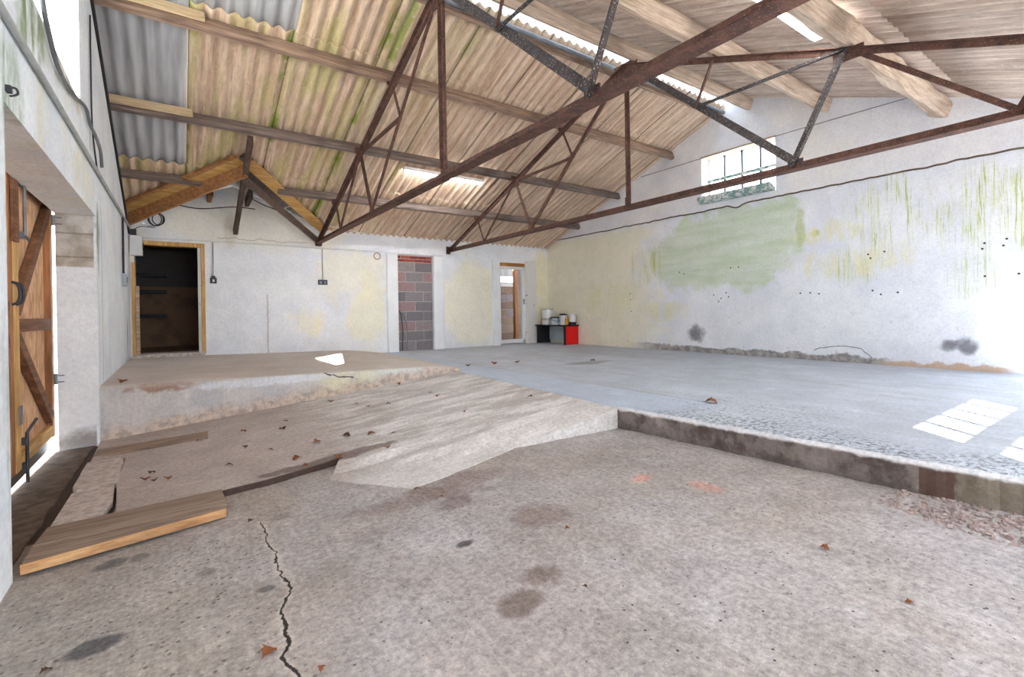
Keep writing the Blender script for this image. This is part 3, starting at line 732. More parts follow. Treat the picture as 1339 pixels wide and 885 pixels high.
purlin('purlin', purlin_mb(-.95, .42, 8.98, .07, .13, seed=4), M['grey_x'], 'short grey cut-off purlin beside the left wall, ending at the orange valley boards')
purlin('purlin', purlin_mb(-1.1, 8.42, 4.45, .1, .19, False, seed=5), M['brown_x'] if 'brown_x' in M else M['pale_x'], 'brown ridge purlin just under the clear ridge strip')
purlin('purlin', purlin_mb(-1.1, 8.42, 5.06, .05, .09, True, seed=6), M['old_x'], 'thin brown timber along the lower edge of the clear ridge strip')
purlin('purlin', purlin_mb(-1.1, 8.42, 3.22, .12, .2, False, jit=.02, seed=7), M['pale_x'], 'pale heavy purlin of the front slope, second down from the ridge')
purlin('purlin', purlin_mb(-1.0, 8.42, 1.83, .15, .22, False, gap=.02, jit=.045, seed=8), M['pale_x'], 'rough-hewn gnarled purlin of the front slope beside the flat ceiling light')
def block(x1, y, yo, label):
    n = NB; c = V((0, y-.0, zback(y)))-n*.055+V((0, -yo, yo*SL))
    return solid('packing_timber', MB().bar(V((-1.05, 0, 0))+c, V((x1, 0, 0))+c, .045, .1, n), M['fresh_x'], label, 'timber', bevel=.004)
block(.3, 6.15, .075, 'pale new timber block fixed along the left end of the uppermost back purlin')
block(.22, 7.6, .07, 'pale new timber block fixed along the left end of the middle back purlin')
solid('ridge_roll', MB().tube([(-1.0, 4.97, zback(4.97)-.035), (8.4, 4.97, zback(4.97)-.035)], .032, 10), M['galv'], 'grey metal roll running under the clear ridge strip', 'flashing', smooth=True)
# valley boards
a, b, c = V((-.66, 10.0, zback(10.0))), V((.87, 8.34, zback(8.34))), V((2.5, 10.12, zback(10.12)))
dn = V((0, 0, -1))
def vb(name, p, q, w, h, mat, label, up=None): return solid(name, MB().bar(p, q, w, h, up or V((0, 0, 1))), mat, label, 'timber', bevel=.004)
uL = (b-a).normalized()
uR = (c-b).normalized(); pL = NB.cross(uL).normalized(); pR = NB.cross(uR).normalized()
if pL.z < 0: pL = -pL
if pR.z < 0: pR = -pR
o1 = -NB*.02
vb('valley_fillet', a+o1+pL*.13-NB*.02, b+o1+pL*.13-NB*.02, .05, .05, M['joist_x'], 'thin orange timber fillet along the top of the left valley', NB)
vb('valley_plank', a+o1+pL*.03-NB*.045, b+o1+pL*.03-NB*.045, .16, .025, M['yellow_x'], 'wide yellow timber plank of the left valley, under the thin fillet', NB)
vb('valley_joist', a+o1-pL*.05+dn*.145, b+o1-pL*.05+dn*.145, .05, .21, M['joist_x'], 'thick orange joist at the bottom of the left valley over the doorway')
vb('valley_plank', b+o1+V((.06, 0, 0))-NB*.03, c+o1-NB*.03, .2, .025, M['yellow_x'], 'yellow timber plank of the right valley, running down to the nearest steel truss foot', NB)
vb('valley_joist', b+dn*.27+V((0, .1, 0)), c+dn*.3+V((-.05, .1, 0)), .05, .11, M['dark_x'], 'old dark joist under the right valley plank')
solid('rafter_strut', MB().bar((.9, 7.62, 3.98), (.93, 10.23, 3.06), .07, .13), M['dark_y'], 'dark sloping timber from middle purlin down to back wall between the valleys', 'timber', bevel=.004)
solid('rafter_end', MB().bar((.52, 9.6, 3.62), (.52, 10.2, 3.62), .07, .14), M['brown_y'], 'brown rafter end left of the dark sloping timber, against the back wall', 'timber')
solid('rafter_end', MB().bar((1.12, 9.6, 3.66), (1.12, 10.2, 3.62), .07, .16), M['dark_y'], 'dark rafter end right of the sloping timber, against the back wall', 'timber')

# ------------------------------------------------------------------ steel roof trusses
ZT, SPAN = 2.936, 5.5676; ZAP = 5.04; ZF = 2.955
yA = YB-SPAN
def make_truss(X, label):
    t = thing('roof_truss', label, 'roof truss', (X, YB, ZT), 'steel roof trusses')
    R, S = M['rust'], M['rust_speckled']
    raf = lambda q: V((X, YB-SPAN*q, ZF+(ZAP-ZF)*(q if q <= 1 else 2-q)))
    tie = lambda y: V((X, y, ZT))
    B = [yA+2.289, yA-2.289]; F = [YB, YB-2*SPAN]
    rf = MB().tee(raf(0)+V((0, -.02, .0)), raf(1), .1, .06, .022, (0, 0, 1)); rf.build('rafter', R, t)
    MB().tee(raf(1), raf(2)+V((0, .02, 0)), .1, .06, .022, (0, 0, 1)).build('rafter', R, t)
    MB().tee(tie(YB-.01), tie(YB-2*SPAN+.01), .13, .075, .022, (0, 0, 1), flip=True).build('tie_beam', R, t)
    kp = MB().prism([(-.045, 0), (.045, 0), (.045, .01), (.008, .01), (.008, .05), (-.008, .05), (-.008, .01), (-.045, .01)], V((X+.015, yA, ZT+.12)), V((X+.015, yA, ZAP-.03)), (0, -1, 0)); kp.build('king_post', R, t)
    ap = MB().box((X, yA, ZAP-.09), (.016, .42, .22)); ap.build('apex_plate', R, t)
    MB().box((X+.012, yA, ZT+.09), (.012, .1, .2)).build('foot_cleat', R, t)
    for h in (0, 1):
        q = lambda k: raf(k if h == 0 else 2-k)
        Bp = tie(B[h]); Tp = tie((B[h]+F[h])/2); D = (Bp+raf(1))/2
        mat = S if h else R
        MB().angle(Bp+V((.012, 0, .03)), raf(1)-V((-.012, 0, .06)), .03, .085, (0, 0, 1)).build('diagonal', mat, t)
        MB().angle(Bp+V((-.012, 0, .03)), q(.5)-V((.012, 0, .03)), .05, .068, (0, 0, 1)).build('strut', mat, t)
        MB().angle(Tp+V((.012, 0, .03)), q(.5)-V((-.012, 0, .03)), .04, .045, (0, 0, 1)).build('strut', R, t)
        MB().angle(Tp+V((-.012, 0, .03)), q(.25)-V((.012, 0, .03)), .035, .04, (0, 0, 1)).build('strut', R, t)
        MB().angle(D+V((-.012, 0, 0)), q(.75)-V((.012, 0, .03)), .035, .04, (0, 0, 1)).build('strut', R, t)
        MB().angle(D+V((-.012, 0, 0)), q(.5)-V((.012, 0, .02)), .035, .04, (0, 0, 1)).build('strut', S if h else R, t)
        MB().box((X, B[h], ZT+.06), (.014, .15, .11)).build('gusset_plate', mat, t)
        m_ = q(.5); MB().box((X, m_.y, m_.z-.06), (.014, .26, .12)).build('gusset_plate', R, t)
        for k in (.25, .5, .75):
            p = q(k); MB().box(p+V((0, (.02 if h == 0 else -.02), .05)), (.14, .01, .1)).build('purlin_cleat', R, t)
    MB().box((X, YB-.01, ZT+.04), (.1, .02, .18)).build('end_plate', R, t)
    return t
t1 = make_truss(2.391, 'rusty steel roof truss nearest the left wall, with its foot at the valley')
dup(t1, (5.363, YB, ZT), 'rusty steel roof truss whose tie passes in front of the high window')

# ------------------------------------------------------------------ window in the right gable
w1 = MB()
y0, y1, z0, z1 = 4.06, 5.43, 3.5, 4.43; xw = XR+.17
w1.span((xw, y1-.04, z0), (xw+.05, y1, z1)); w1.span((xw, y0, z0), (xw+.05, y0+.03, z1))
w1.span((xw, y0, z1-.04), (xw+.05, y1, z1)); w1.span((xw, y0, z0), (xw+.05, y1, z0+.04))
win = struct('window_1', w1, M['peel'])
mm = MB().span((xw-.03, y0, 3.95), (xw+.04, y1, 4.0)); mm.build('transom', M['sill'], win)
for k in (1, 2, 3):
    yy = y1-(y1-y0)*k/4; MB().span((xw-.02, yy-.014, z0), (xw+.03, yy+.014, z1)).build('glazing_bar', M['iron'], win)
MB().span((xw+.02, y0, z0), (xw+.024, y1, z1)).build('pane', M['glass'], win)
MB().prism([(-.0, 0), (.19, 0), (.19, .12), (0, .05)], (XR-.03, y1, z0-.005), (XR-.03, y0, z0-.005), (0, 0, 1)).build('sill', M['sill'], win)
MB().span((XR-.04, y0-.02, z1-.03), (XR+.2, y1+.04, z1+.0)).build('lintel_board', M['pale_x'], win)
# windows of the front wall (behind the viewpoint): the sun patches come through these
for k, (xa, xb) in enumerate(((2.45, 4.3), (6.0, 8.0))):
    m_ = MB(); n = 5
    for i in range(n+1):
        x = xa+(xb-xa)*i/n; m_.span((x-.027, YF-.14, 1.3), (x+.027, YF-.11, 2.45))
    m_.span((xa, YF-.15, 1.98), (xb, YF-.1, 2.1)); m_.span((xa, YF-.15, 1.3), (xb, YF-.1, 1.35)); m_.span((xa, YF-.15, 2.38), (xb, YF-.1, 2.42))
    wf = struct('window_%d' % (k+2), m_, M['iron'])
    MB().span((xa, YF-.127, 1.3), (xb, YF-.123, 2.42)).build('pane', M['glass'], wf)

# ------------------------------------------------------------------ doorway 1 (back wall, left) and the dim room behind
d1 = MB(); d1.span((-.6, YB-.03, 2.73), (.44, YB+.14, 2.80)); d1.span((.385, YB-.03, .82), (.44, YB+.14, 2.74)); d1.span((-.60, YB-.03, .82), (-.555, YB+.14, 2.42))
dr1 = struct('door_1', d1, M['fresh_z'], bevel=.004)
MB().span((.335, YB+.02, .84), (.383, YB+.1, 2.73)).build('door_stop', M['peel'], dr1)
MB().span((-.55, YB+.02, .82), (-.50, YB+.06, 2.02)).build('side_board', M['pale_x'], dr1)
stp = MB().poly([(-.6, 10.02), (-.2, 10.06), (.2, 10.03), (.42, 10.08), (.42, 10.6), (-.6, 10.6)], .6, lambda x, y: .865+.01*mnoise.noise(V((x*9, y*9, 0))))
struct('door_step', stp, M['stone'], bevel=.01)
rm = MB()
rm.span((-.95, YB+.3, .8), (1.4, 13.1, .86)); rm.span((-.95, 12.6, .8), (1.4, 12.7, 3)); rm.span((-1.0, YB+.3, .8), (-.9, 12.7, 3)); rm.span((1.35, YB+.3, .8), (1.45, 12.7, 3)); rm.span((-1, YB+.3, 2.95), (1.45, 12.7, 3.05))
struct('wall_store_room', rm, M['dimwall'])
for k, z in enumerate((2.36, 2.02, 1.52)):
    solid('wall_shelf', MB().span((-.9, 12.25, z-.035), (-.14, 12.6, z+.035)), M['black'], ('upper', 'middle', 'lower')[k]+' dark shelf in the unlit room behind the left doorway', 'shelf', 'shelves in the unlit room')

# ------------------------------------------------------------------ bricked-up doorway
bk = MB(); bk.tint = []
def blockbox(x0, x1, y, z0, z1, col, d=.06):
    bk.span((x0, y, z0), (x1, y+d, z1)); bk.tint += [col]*6
bcol = lambda: random.choice([rgb(146, 140, 144), rgb(132, 128, 134), rgb(158, 148, 150), rgb(126, 122, 130)])
rose = rgb(168, 138, 140)
for r in range(10):
    zz = 2.66-.225*(r+1)
    if r % 2 == 0: xs_ = [(4.09, 4.51), (4.525, 4.94)]
    else: xs_ = [(4.08, 4.285), (4.30, 4.715), (4.73, 4.94)]
    for i, (p, q) in enumerate(xs_):
        col = rose if (r, i) in ((1, 0), (1, 2), (2, 0), (4, 0), (6, 0)) else bcol()
        blockbox(p, q, YB+.035+random.uniform(0, .004), zz, zz+.212, col)
for r in range(2):
    for i in range(-1, 5):
        p = 4.08+.215*i+(.1 if r else 0); blockbox(max(4.08, p), min(4.94, max(4.09, p+.205)), YB+.035, 2.66+.075*r, 2.66+.075*r+.062, random.choice([rgb(150, 62, 50), rgb(128, 52, 44), rgb(166, 78, 62)]))
inf = struct('wall_infill', bk, M['block'])
MB().span((4.08, YB+.045, .4), (4.94, YB+.2, 2.83)).build('mortar_bed', M['mortar'], inf)
def pil(name, x0, x1, mat, z1=2.84, z0=.6, d=.07): return struct(name, MB().span((x0, YB-d, z0), (x1, YB+.03, z1)), mat, bevel=.035 if d > .05 else .008)
pil('trim_1', 3.82, 4.08, M['smoothwhite']); pil('trim_2', 4.94, 5.22, M['smoothwhite'])
# glazed door at the right of the back wall
pil('trim_3', 6.60, 6.82, M['smoothwhite'], 2.83, d=.05); pil('trim_4', 7.64, 8.0, M['peel'], 2.83, d=.05)
gd = MB(); gd.span((6.82, YB+.0, .66), (6.87, YB+.06, 2.66)); gd.span((7.555, YB+.0, .66), (7.64, YB+.06, 2.66)); gd.span((6.82, YB, 2.60), (7.64, YB+.06, 2.67)); gd.span((6.82, YB, .66), (7.64, YB+.06, .76))
g2 = struct('door_2', gd, M['smoothwhite'], bevel=.004)
MB().span((6.87, YB+.03, .76), (7.555, YB+.034, 2.6)).build('pane', M['glass'], g2)
MB().span((6.82, YB-.005, 2.67), (7.64, YB+.08, 2.76)).build('head_board', M['orange_x'], g2)
MB().box((7.6, YB-.012, 1.75), (.02, .03, .14)).build('door_handle', M['galv'], g2)
# block outhouse seen through the glazed door
bk = MB(); bk.tint = []
for r in range(7):
    zz = .66+.225*r
    for i in range(-1, 7):
        p = 6.4+.45*i+(.225 if r % 2 else 0); blockbox(p, p+.44, 11.6, zz, zz+.215, random.choice([rgb(150, 128, 112), rgb(132, 112, 100), rgb(160, 140, 126), rgb(140, 130, 134)]), .1)
oh = struct('wall_outhouse', bk, M['block'])
MB().span((5.9, 11.63, .3), (9.4, 11.75, 2.3)).build('mortar_bed', M['mortar'], oh)
struct('wall_outhouse_gable', sheets(5.8, 9.4, 11.66, 11.7, lambda y: 2.2+(y-11.66)*32, 0, .04), M['roof_grey'])
struct('ceiling_outhouse', MB().span((5.8, YB+.3, 3.4), (9.4, 10.74, 3.46)).span((5.8, 10.79, 3.4), (9.4, 11.8, 3.46)), M['dark_x'])
os_ = MB().span((5.8, YB+.3, .3), (5.9, 11.8, 3.4)); os_.span((9.3, YB+.3, .3), (9.4, 11.8, 3.4)); struct('wall_outhouse_side', os_, M['dimwall'])
struct('floor_outhouse', MB().span((5.9, YB+.3, .5), (9.4, 11.7, .64)), M['dirt'])
solid('timber_post', MB().span((8.0, 11.2, .64), (8.13, 11.3, 3.0)), M['orange_z'], 'orange-brown timber post standing behind the glazed door', 'post', bevel=.004)

# ------------------------------------------------------------------ braced timber doors in the left wall
xd = -.955
def leaf(mir):
    y0, y1 = (4.80, 6.16) if not mir else (2.98, 4.79)
    n = struct('door_%d' % (4 if mir else 3), MB().span((xd-.05, y0, .40), (xd-.035, y1, 2.62)), M['osb'])
    for p, q in (((xd-.036, y0, .40), (xd+.02, y0+.13, 2.62)), ((xd-.036, y1-.1, .40), (xd+.015, y1, 2.62))): MB().span(p, q).build('stile', M['fresh_z'] if p[1] == y0 else M['orange_z'], n, bevel=.004)
    for z, h in ((2.56, .08), (1.4, .1), (.41, .1)): MB().span((xd-.034, y0+.13, z), (xd+.012, y1-.1, z+h)).build('rail', M['fresh_y'] if z < 1 else M['brown_y'], n, bevel=.004)
    ya, yb = (y0+.14, y1-.11) if not mir else (y1-.11, y0+.1)
    MB().bar((xd-.005, ya, 1.56), (xd-.005, yb, 2.5), .05, .1).build('brace', M['brown_y'], n, bevel=.004)
    MB().bar((xd-.005, ya, 1.36), (xd-.005, yb, .58), .05, .1).build('brace', M['brown_y'], n, bevel=.004)
    MB().span((xd-.03, y0, .293), (xd-.02, y1, .41)).build('weather_strip', M['black'], n)
    ys_ = y0+.045 if not mir else y1-.045
    MB().tube(smoothpts([(xd+.02, ys_, 1.60), (xd+.05, ys_, 1.62), (xd+.06, ys_, 1.68), (xd+.05, ys_, 1.74), (xd+.02, ys_, 1.76)], 4), .009).build('door_handle', M['iron'], n, smooth=True)
    return n
L1 = leaf(False); leaf(True)
MB().span((xd-.075, 4.72, .36), (xd-.05, 4.88, 2.62)).build('meeting_strip', M['fresh_z'], L1)
MB().span((xd+.02, 4.74, 2.05), (xd+.04, 4.86, 2.6)).build('cover_strip', M['brown_y'], L1)
bt = MB().tube([(xd+.045, 4.99, 2.64), (xd+.045, 4.99, 2.12), (xd+.045, 5.11, 2.1)], .011).box((xd+.028, 4.99, 2.5), (.03, .05, .03)).box((xd+.028, 4.99, 2.12), (.03, .06, .05)); bt.build('tower_bolt', M['galv'], L1)
bt = MB().tube([(xd+.045, 4.95, .29), (xd+.045, 4.95, .66), (xd+.045, 5.25, .71)], .011).box((xd+.028, 4.95, .6), (.03, .06, .05)).box((xd+.028, 4.95, .42), (.03, .05, .04)); bt.build('drop_bolt', M['iron'], L1)
MB().box((xd+.026, 4.89, .8), (.012, .06, .13)).build('keep_plate', M['galv'], L1)
for z, nm in ((2.42, 'upper'), (.93, 'lower')):
    hm = MB().tube([(-.93, 6.135, z-.05), (-.93, 6.135, z+.05)], .014); hm.tube([(-.93, 6.14, z+.03), (-.87, 6.14, z+.03)], .005); hm.tube([(-.93, 6.14, z-.03), (-.87, 6.14, z-.03)], .005)
    solid('hinge_pin', hm, M['galv'], nm+' galvanised hinge pin on the pillar beside the timber door', 'hinge', 'hinge pins of the timber door')
hk = MB().box((-.615, 3.13, 2.56), (.02, .03, .03)); hk.tube(smoothpts([(-.61, 3.13, 2.57), (-.595, 3.15, 2.575), (-.59, 3.155, 2.555), (-.6, 3.145, 2.54), (-.61, 3.13, 2.53)], 4), .005)
solid('iron_hook', hk, M['iron'], 'small dark iron hook on the left wall above the timber doorway', 'hook')

# ------------------------------------------------------------------ boards and broken slabs by the doors
bd = thing('timber_plank', 'thick weathered planks with an orange sawn front edge on the floor', 'plank', (-.2, 3.35, .31))
def board(pts, zf, t): return MB().poly(pts, lambda x, y: zf(x, y)-t, zf)
zb = lambda x, y: .358+.02*(x+.6)+.012
board([(-.6, 3.1), (.22, 3.21), (.235, 3.27), (-.6, 3.31)], zb, .05).build('front_board', M['worn_x'], bd, bevel=.004)
board([(-.6, 3.328), (.235, 3.288), (.225, 3.60), (-.585, 3.57)], zb, .05).build('rear_board', M['worn_x'], bd, bevel=.004)
MB().bar((-.6, 3.097, .348), (.221, 3.207, .366), .006, .046).build('sawn_edge', M['sawn_x'], bd)
for pts, lb in (([(-.62, 5.29), (-.39, 5.28), (-.362, 5.0), (-.54, 4.93), (-.62, 4.95)], 'cracked concrete slab piece farthest from view beside the left doorway'),
              ([(-.615, 4.9), (-.371, 4.975), (-.345, 4.41), (-.43, 4.42), (-.58, 4.44), (-.612, 4.55)], 'middle broken concrete slab piece beside the left doorway, with a chipped front edge'),
              ([(-.595, 4.37), (-.371, 4.385), (-.345, 3.95), (-.38, 3.72), (-.4, 3.61), (-.6, 3.61)], 'large pale concrete slab piece nearest the planks by the left doorway')):
    solid('broken_slab', MB().poly(pts, lambda x, y: zlow(x, y)-.01, lambda x, y: zlow(x, y)+.036+.006*mnoise.noise(V((x*8, y*8, 0)))), M['stone'], lb, 'slab', 'broken slabs by the doorway', bevel=.006)
solid('flat_board', board([(-.6, 5.74), (-.6, 5.44), (.23, 5.3), (.24, 5.58)], lambda x, y: zramp(x, y)+.012, .02), M['worn_x'], 'thin brown board lying flat at the foot of the concrete platform', 'board', bevel=.003)
# rubble by the step
rb = MB(); random.seed(3)
pr = [(3.08, 1.0), (2.97, .67), (3.0, .3), (3.42, .3), (3.38, .75), (3.33, .98)]
k = 0
while k < 520:
    x, y = random.uniform(2.95, 3.43), random.uniform(.25, 1.02)
    if not inside(x, y, pr): continue
    k += 1; r = random.uniform(.004, .013); z = zlow(x, y)
    R = Matrix.Rotation(random.random()*6, 3, 'Z') @ Matrix.Rotation(random.random(), 3, 'X')
    rb.box((x, y, z+r*.3), (r*1.6, r*1.2, r), R)
o = solid('rubble', rb, M['rubble'], 'patch of loose broken concrete crumbs at the foot of the step on the right', 'rubble'); o['kind'] = 'stuff'

# ------------------------------------------------------------------ lamps
ft = thing('tube_light', 'white fluorescent tube light under the middle purlin of the back slope', 'light', (4.1, 7.9, zback(7.9)-.1))
MB().span((3.3, 7.87, zback(7.9)-.07), (4.9, 7.95, zback(7.9)-.01)).build('batten', M['white_pvc'], ft, bevel=.004)
MB().tube([(3.33, 7.905, zback(7.9)-.095), (4.87, 7.905, zback(7.9)-.095)], .018, 10).build('tube', M['tube'], ft, smooth=True)
z = zfront(2.1)
fx = thing('ceiling_light', 'flat clear-covered ceiling light fixed beside the gnarled front purlin', 'light', (4.6, 2.1, z-.12))
MB().span((3.95, 2.0, z-.07), (5.34, 2.2, z-.01)).build('tray', M['white_pvc'], fx, bevel=.01)
MB().prism([(-.1, 0), (-.105, -.04), (-.07, -.075), (.07, -.075), (.105, -.04), (.1, 0)], (3.96, 2.1, z-.06), (5.33, 2.1, z-.06)).build('diffuser', M['lamp'], fx)

# ------------------------------------------------------------------ pipes, cables and small fittings
def wire(name, pts, r, mat, label, cat, n=5): return solid(name, MB().tube(smoothpts(pts, n), r, 7), mat, label, cat, smooth=True)
wire('conduit_pipe', [(-.603, 2.3, 2.84), (-.603, 5, 2.9), (-.603, 7.5, 2.94), (-.603, 9.95, 2.98)], .017, M['grey_pipe'], 'long grey conduit pipe along the left wall above the timber doors', 'pipe')
wire('armoured_cable', [(-.6, 3.6, 3.6), (-.6, 3.78, 3.32), (-.6, 3.98, 3.2), (-.6, 4.2, 3.12), (-.6, 4.55, 3.13), (-.6, 4.95, 3.2), (-.6, 5.4, 3.28), (-.6, 5.62, 3.22), (-.58, 5.8, 3.17), (-.57, 6.02, 3.1), (-.57, 6.12, 2.97)], .014, M['galv'], 'sagging grey cable below the bright high opening in the left wall', 'cable')
wire('thin_cable', [(-.61, 5.84, 4.3), (-.61, 5.83, 3.8), (-.61, 5.86, 3.3), (-.61, 6.1, 3.0), (-.61, 6.2, 2.95)], .007, M['iron'], 'thin dark vertical cable on the left wall right of the bright high opening', 'cable')
wire('rake_cable', [(-.615, 5.2, rake(5.2)-.005), (-.615, 7, rake(7)-.01), (-.615, 8.6, rake(8.6)-.005), (-.615, 10.1, rake(10.1)+.0)], .018, M['cable'], 'black cable along the sloping top edge of the left wall', 'cable')
wire('hanging_cable', [(-.05, 10.16, 3.47), (.2, 10.14, 3.42), (.45, 10.14, 3.42), (.9, 10.14, 3.5), (1.25, 10.14, 3.5)], .009, M['cable'], 'dark cable sagging across the white gable above the left doorway', 'cable')
wire('droop_cable', [(1.15, 10.16, 3.72), (1.4, 10.16, 3.6), (1.66, 10.16, 3.52)], .009, M['cable'], 'short dark cable running down below the right valley joist', 'cable')
wire('loose_wire', [(1.66, 9.9, 3.5), (2.0, 9.7, 3.62), (2.2, 9.7, 3.64), (2.36, 9.75, 3.42), (2.5, 9.9, 3.27), (2.75, 9.95, 3.25), (3.2, 9.6, 3.1)], .009, M['white_cable'], 'loose white wire looping from the right valley to the nearer truss foot', 'wire')
for k, (x, y, z, r) in enumerate(((-.25, 10.17, 3.17, .1), )):
    m_ = MB()
    for rr, dx in ((.1, 0), (.085, .03), (.095, -.02)): m_.tube([(x+dx+rr*math.cos(t*math.pi/10), y+.012*dx*30*.1, z+rr*1.15*math.sin(t*math.pi/10)) for t in range(20)], .008, 6, True)
    solid('cable_coil', m_, M['cable'], 'small coil of dark cable hanging above the left doorway', 'cable', smooth=True)
wire('wall_conduit', [(-.5, 10.222, 2.845), (1, 10.222, 2.85), (2.4, 10.222, 2.84), (3.82, 10.222, 2.85)], .011, M['white_pvc'], 'thin white conduit running level across the back wall', 'conduit')
wire('wall_conduit', [(.57, 10.222, 2.84), (.57, 10.222, 2.5), (.57, 10.222, 2.2)], .01, M['grey_pipe'], 'thin drop conduit from the level conduit to the single grey switch', 'conduit')
wire('wall_conduit', [(2.47, 10.222, 2.84), (2.47, 10.222, 2.5), (2.47, 10.222, 2.2)], .01, M['grey_pipe'], 'thin drop conduit from the level conduit to the double grey socket', 'conduit')
sw = thing('light_switch', 'single grey metal switch on the back wall right of the left doorway', 'switch', (.57, 10.24, 2.08))
MB().span((.52, 10.2, 2.09), (.62, 10.24, 2.19)).build('back_box', M['iron'], sw, bevel=.008); MB().span((.555, 10.192, 2.115), (.585, 10.2, 2.16)).build('rocker', M['white_pvc'], sw); MB().span((.54, 10.205, 2.19), (.6, 10.24, 2.225)).build('gland', M['iron'], sw)
sk = thing('power_socket', 'double grey metal socket on the middle of the back wall', 'socket', (2.47, 10.24, 2.08))
MB().span((2.38, 10.2, 2.1), (2.56, 10.24, 2.2)).build('back_box', M['iron'], sk, bevel=.008)
for dx in (-.045, .045): MB().span((2.47+dx-.02, 10.19, 2.12), (2.47+dx+.02, 10.2, 2.17)).build('outlet', M['galv'], sk)
cu = thing('fuse_box', 'pale grey fuse box at the top left corner of the left doorway', 'fuse box', (-.52, 10.2, 2.52))
MB().span((-.61, 10.07, 2.53), (-.44, 10.235, 2.86)).build('case', M['white_pvc'], cu, bevel=.012); MB().span((-.445, 10.09, 2.62), (-.425, 10.16, 2.74)).build('switch_cover', M['black'], cu)
MB().span((-.6, 10.06, 2.87), (-.52, 10.2, 2.96)).build('cable_gland', M['iron'], cu)
MB().tube(smoothpts([(-.56, 10.08, 2.95), (-.45, 10.0, 3.0), (-.3, 10.02, 3.0), (-.25, 10.1, 3.05), (-.4, 10.15, 3.02)], 5), .007).build('lead', M['galv'], cu, smooth=True)
ib = thing('isolator_box', 'small grey isolator box low on the left wall beside the left doorway', 'switch', (-.62, 8.9, 1.95))
MB().span((-.625, 8.8, 1.95), (-.575, 9.0, 2.13)).build('case', M['grey_box'], ib, bevel=.01); MB().span((-.575, 8.87, 2.0), (-.565, 8.93, 2.08)).build('rocker', M['galv'], ib)
wire('drop_conduit', [(-.61, 8.9, 2.13), (-.61, 8.9, 2.5), (-.61, 8.92, 2.96)], .014, M['iron'], 'dark conduit dropping to the small isolator box on the left wall', 'conduit')
m_ = MB().tube([(3.62+.07*math.cos(t*math.pi/12), 10.225, 2.75+.07*math.sin(t*math.pi/12)) for t in range(24)], .014, 7, True)
solid('pipe_collar', m_, M['pale_x'], 'round rusty pipe collar on the back wall left of the bricked-up doorway', 'collar', smooth=True)
wire('stretched_wire', [(8.37, 6.9, 4.39), (8.37, 4, 4.40), (8.37, 1.0, 4.36)], .005, M['iron'], 'thin stretched wire across the right gable above the window', 'wire')
m_ = MB().tube(smoothpts([(4.16, 10.21, .66), (4.17, 10.2, 1.1), (4.14, 10.21, 1.45), (4.1, 10.24, 1.55)], 5), .012)
solid('pipe_stub', m_, M['iron'], 'dark bent pipe against the blocks of the bricked-up doorway, nearer its left edge', 'pipe', smooth=True)
m_ = MB().tube(smoothpts([(4.27, 10.2, .66), (4.27, 10.2, 1.2), (4.22, 10.21, 1.36), (4.19, 10.25, 1.5)], 5), .012)
solid('pipe_stub', m_, M['galv'], 'grey bent pipe against the blocks of the bricked-up doorway, right of the dark one', 'pipe', smooth=True)

# ------------------------------------------------------------------ bench and paint tins in the far corner
X0, X1, Y0, Y1, zt = 7.95, 8.40, 9.0, 10.14, 1.125
dk = thing('desk', 'low black desk with a red end panel in the far right corner', 'desk', (8.18, 9.57, .63))
MB().span((X0-.04, Y0-.03, zt-.03), (X1+.01, Y1+.02, zt)).build('desk_top', M['black'], dk, bevel=.004)
MB().span((X0, Y0, .63), (X1, Y0+.03, zt-.03)).build('red_end_panel', M['red'], dk)['label'] = 'bright red end panel'
MB().span((X0, Y1-.03, .63), (X1, Y1, zt-.03)).build('end_panel', M['black'], dk)
MB().span((X0-.002, Y0-.002, .63), (X0+.03, Y0+.05, zt-.03)).build('edge_post', M['black'], dk)
MB().span((X1-.03, Y0+.03, .70), (X1-.01, Y1-.03, 1.06)).build('modesty_panel', M['panelgrey'], dk)['label'] = 'pale grey back panel'
def tin(x, y, r, h, label, body, lid, name='paint_tin', band=None, handle=False):
    t = thing(name, label, 'paint tin', (x, y, zt), 'paint tins on the desk')
    MB().lathe([(r*.97, 0), (r, .01), (r, h*.2), (r*.985, h*.21), (r, h*.22), (r, h-.02), (r*.98, h)], (x, y, zt), 28).build('body', body, t, smooth=False)
    MB().lathe([(r*1.03, h-.025), (r*1.04, h-.005), (r*.98, h+.006), (r*.9, h+.004)], (x, y, zt), 28).build('lid', lid, t)
    if band: MB().lathe([(r*1.004, band[0]*h), (r*1.006, band[0]*h), (r*1.006, band[1]*h), (r*1.004, band[1]*h)], (x, y, zt), 28).build('label_band', band[2], t)
    if handle:
        p = [(x-.06*0-r*1.05*math.cos(q), y-r*1.05*math.sin(q), zt+h*.75-.06*math.sin((q-.0)/math.pi*math.pi)) for q in [math.pi*k/12-.5 for k in range(13)]]
        MB().tube(p, .007, 6).build('handle', M['black'], t, smooth=True)
    return t
tin(8.17, 9.93, .15, .42, 'tall white paint drum at the left end of the desk', M['tinwhite'], M['tinsilver'], band=(.28, .42, M['tinsilver']))
tin(8.1, 9.56, .11, .2, 'squat grey tub with a dark lid and carrying handle beside the tall drum', M['panelgrey'], M['black'], handle=True)
tin(8.2, 9.34, .095, .27, 'white paint tin with a dark purple lid in the middle of the desk', M['tinwhite'], M['navy'])
tin(8.28, 9.08, .09, .27, 'white paint tin with a navy band near the red end of the desk', M['tinwhite'], M['tinwhite'], band=(.0, .28, M['navy']))
tin(8.33, 9.5, .07, .28, 'white paint tin with a purple lid standing behind the orange bottle', M['tinwhite'], M['navy'])
ob = thing('bottle', 'slim orange bottle between two white paint tins on the desk', 'bottle', (8.17, 9.17, zt))
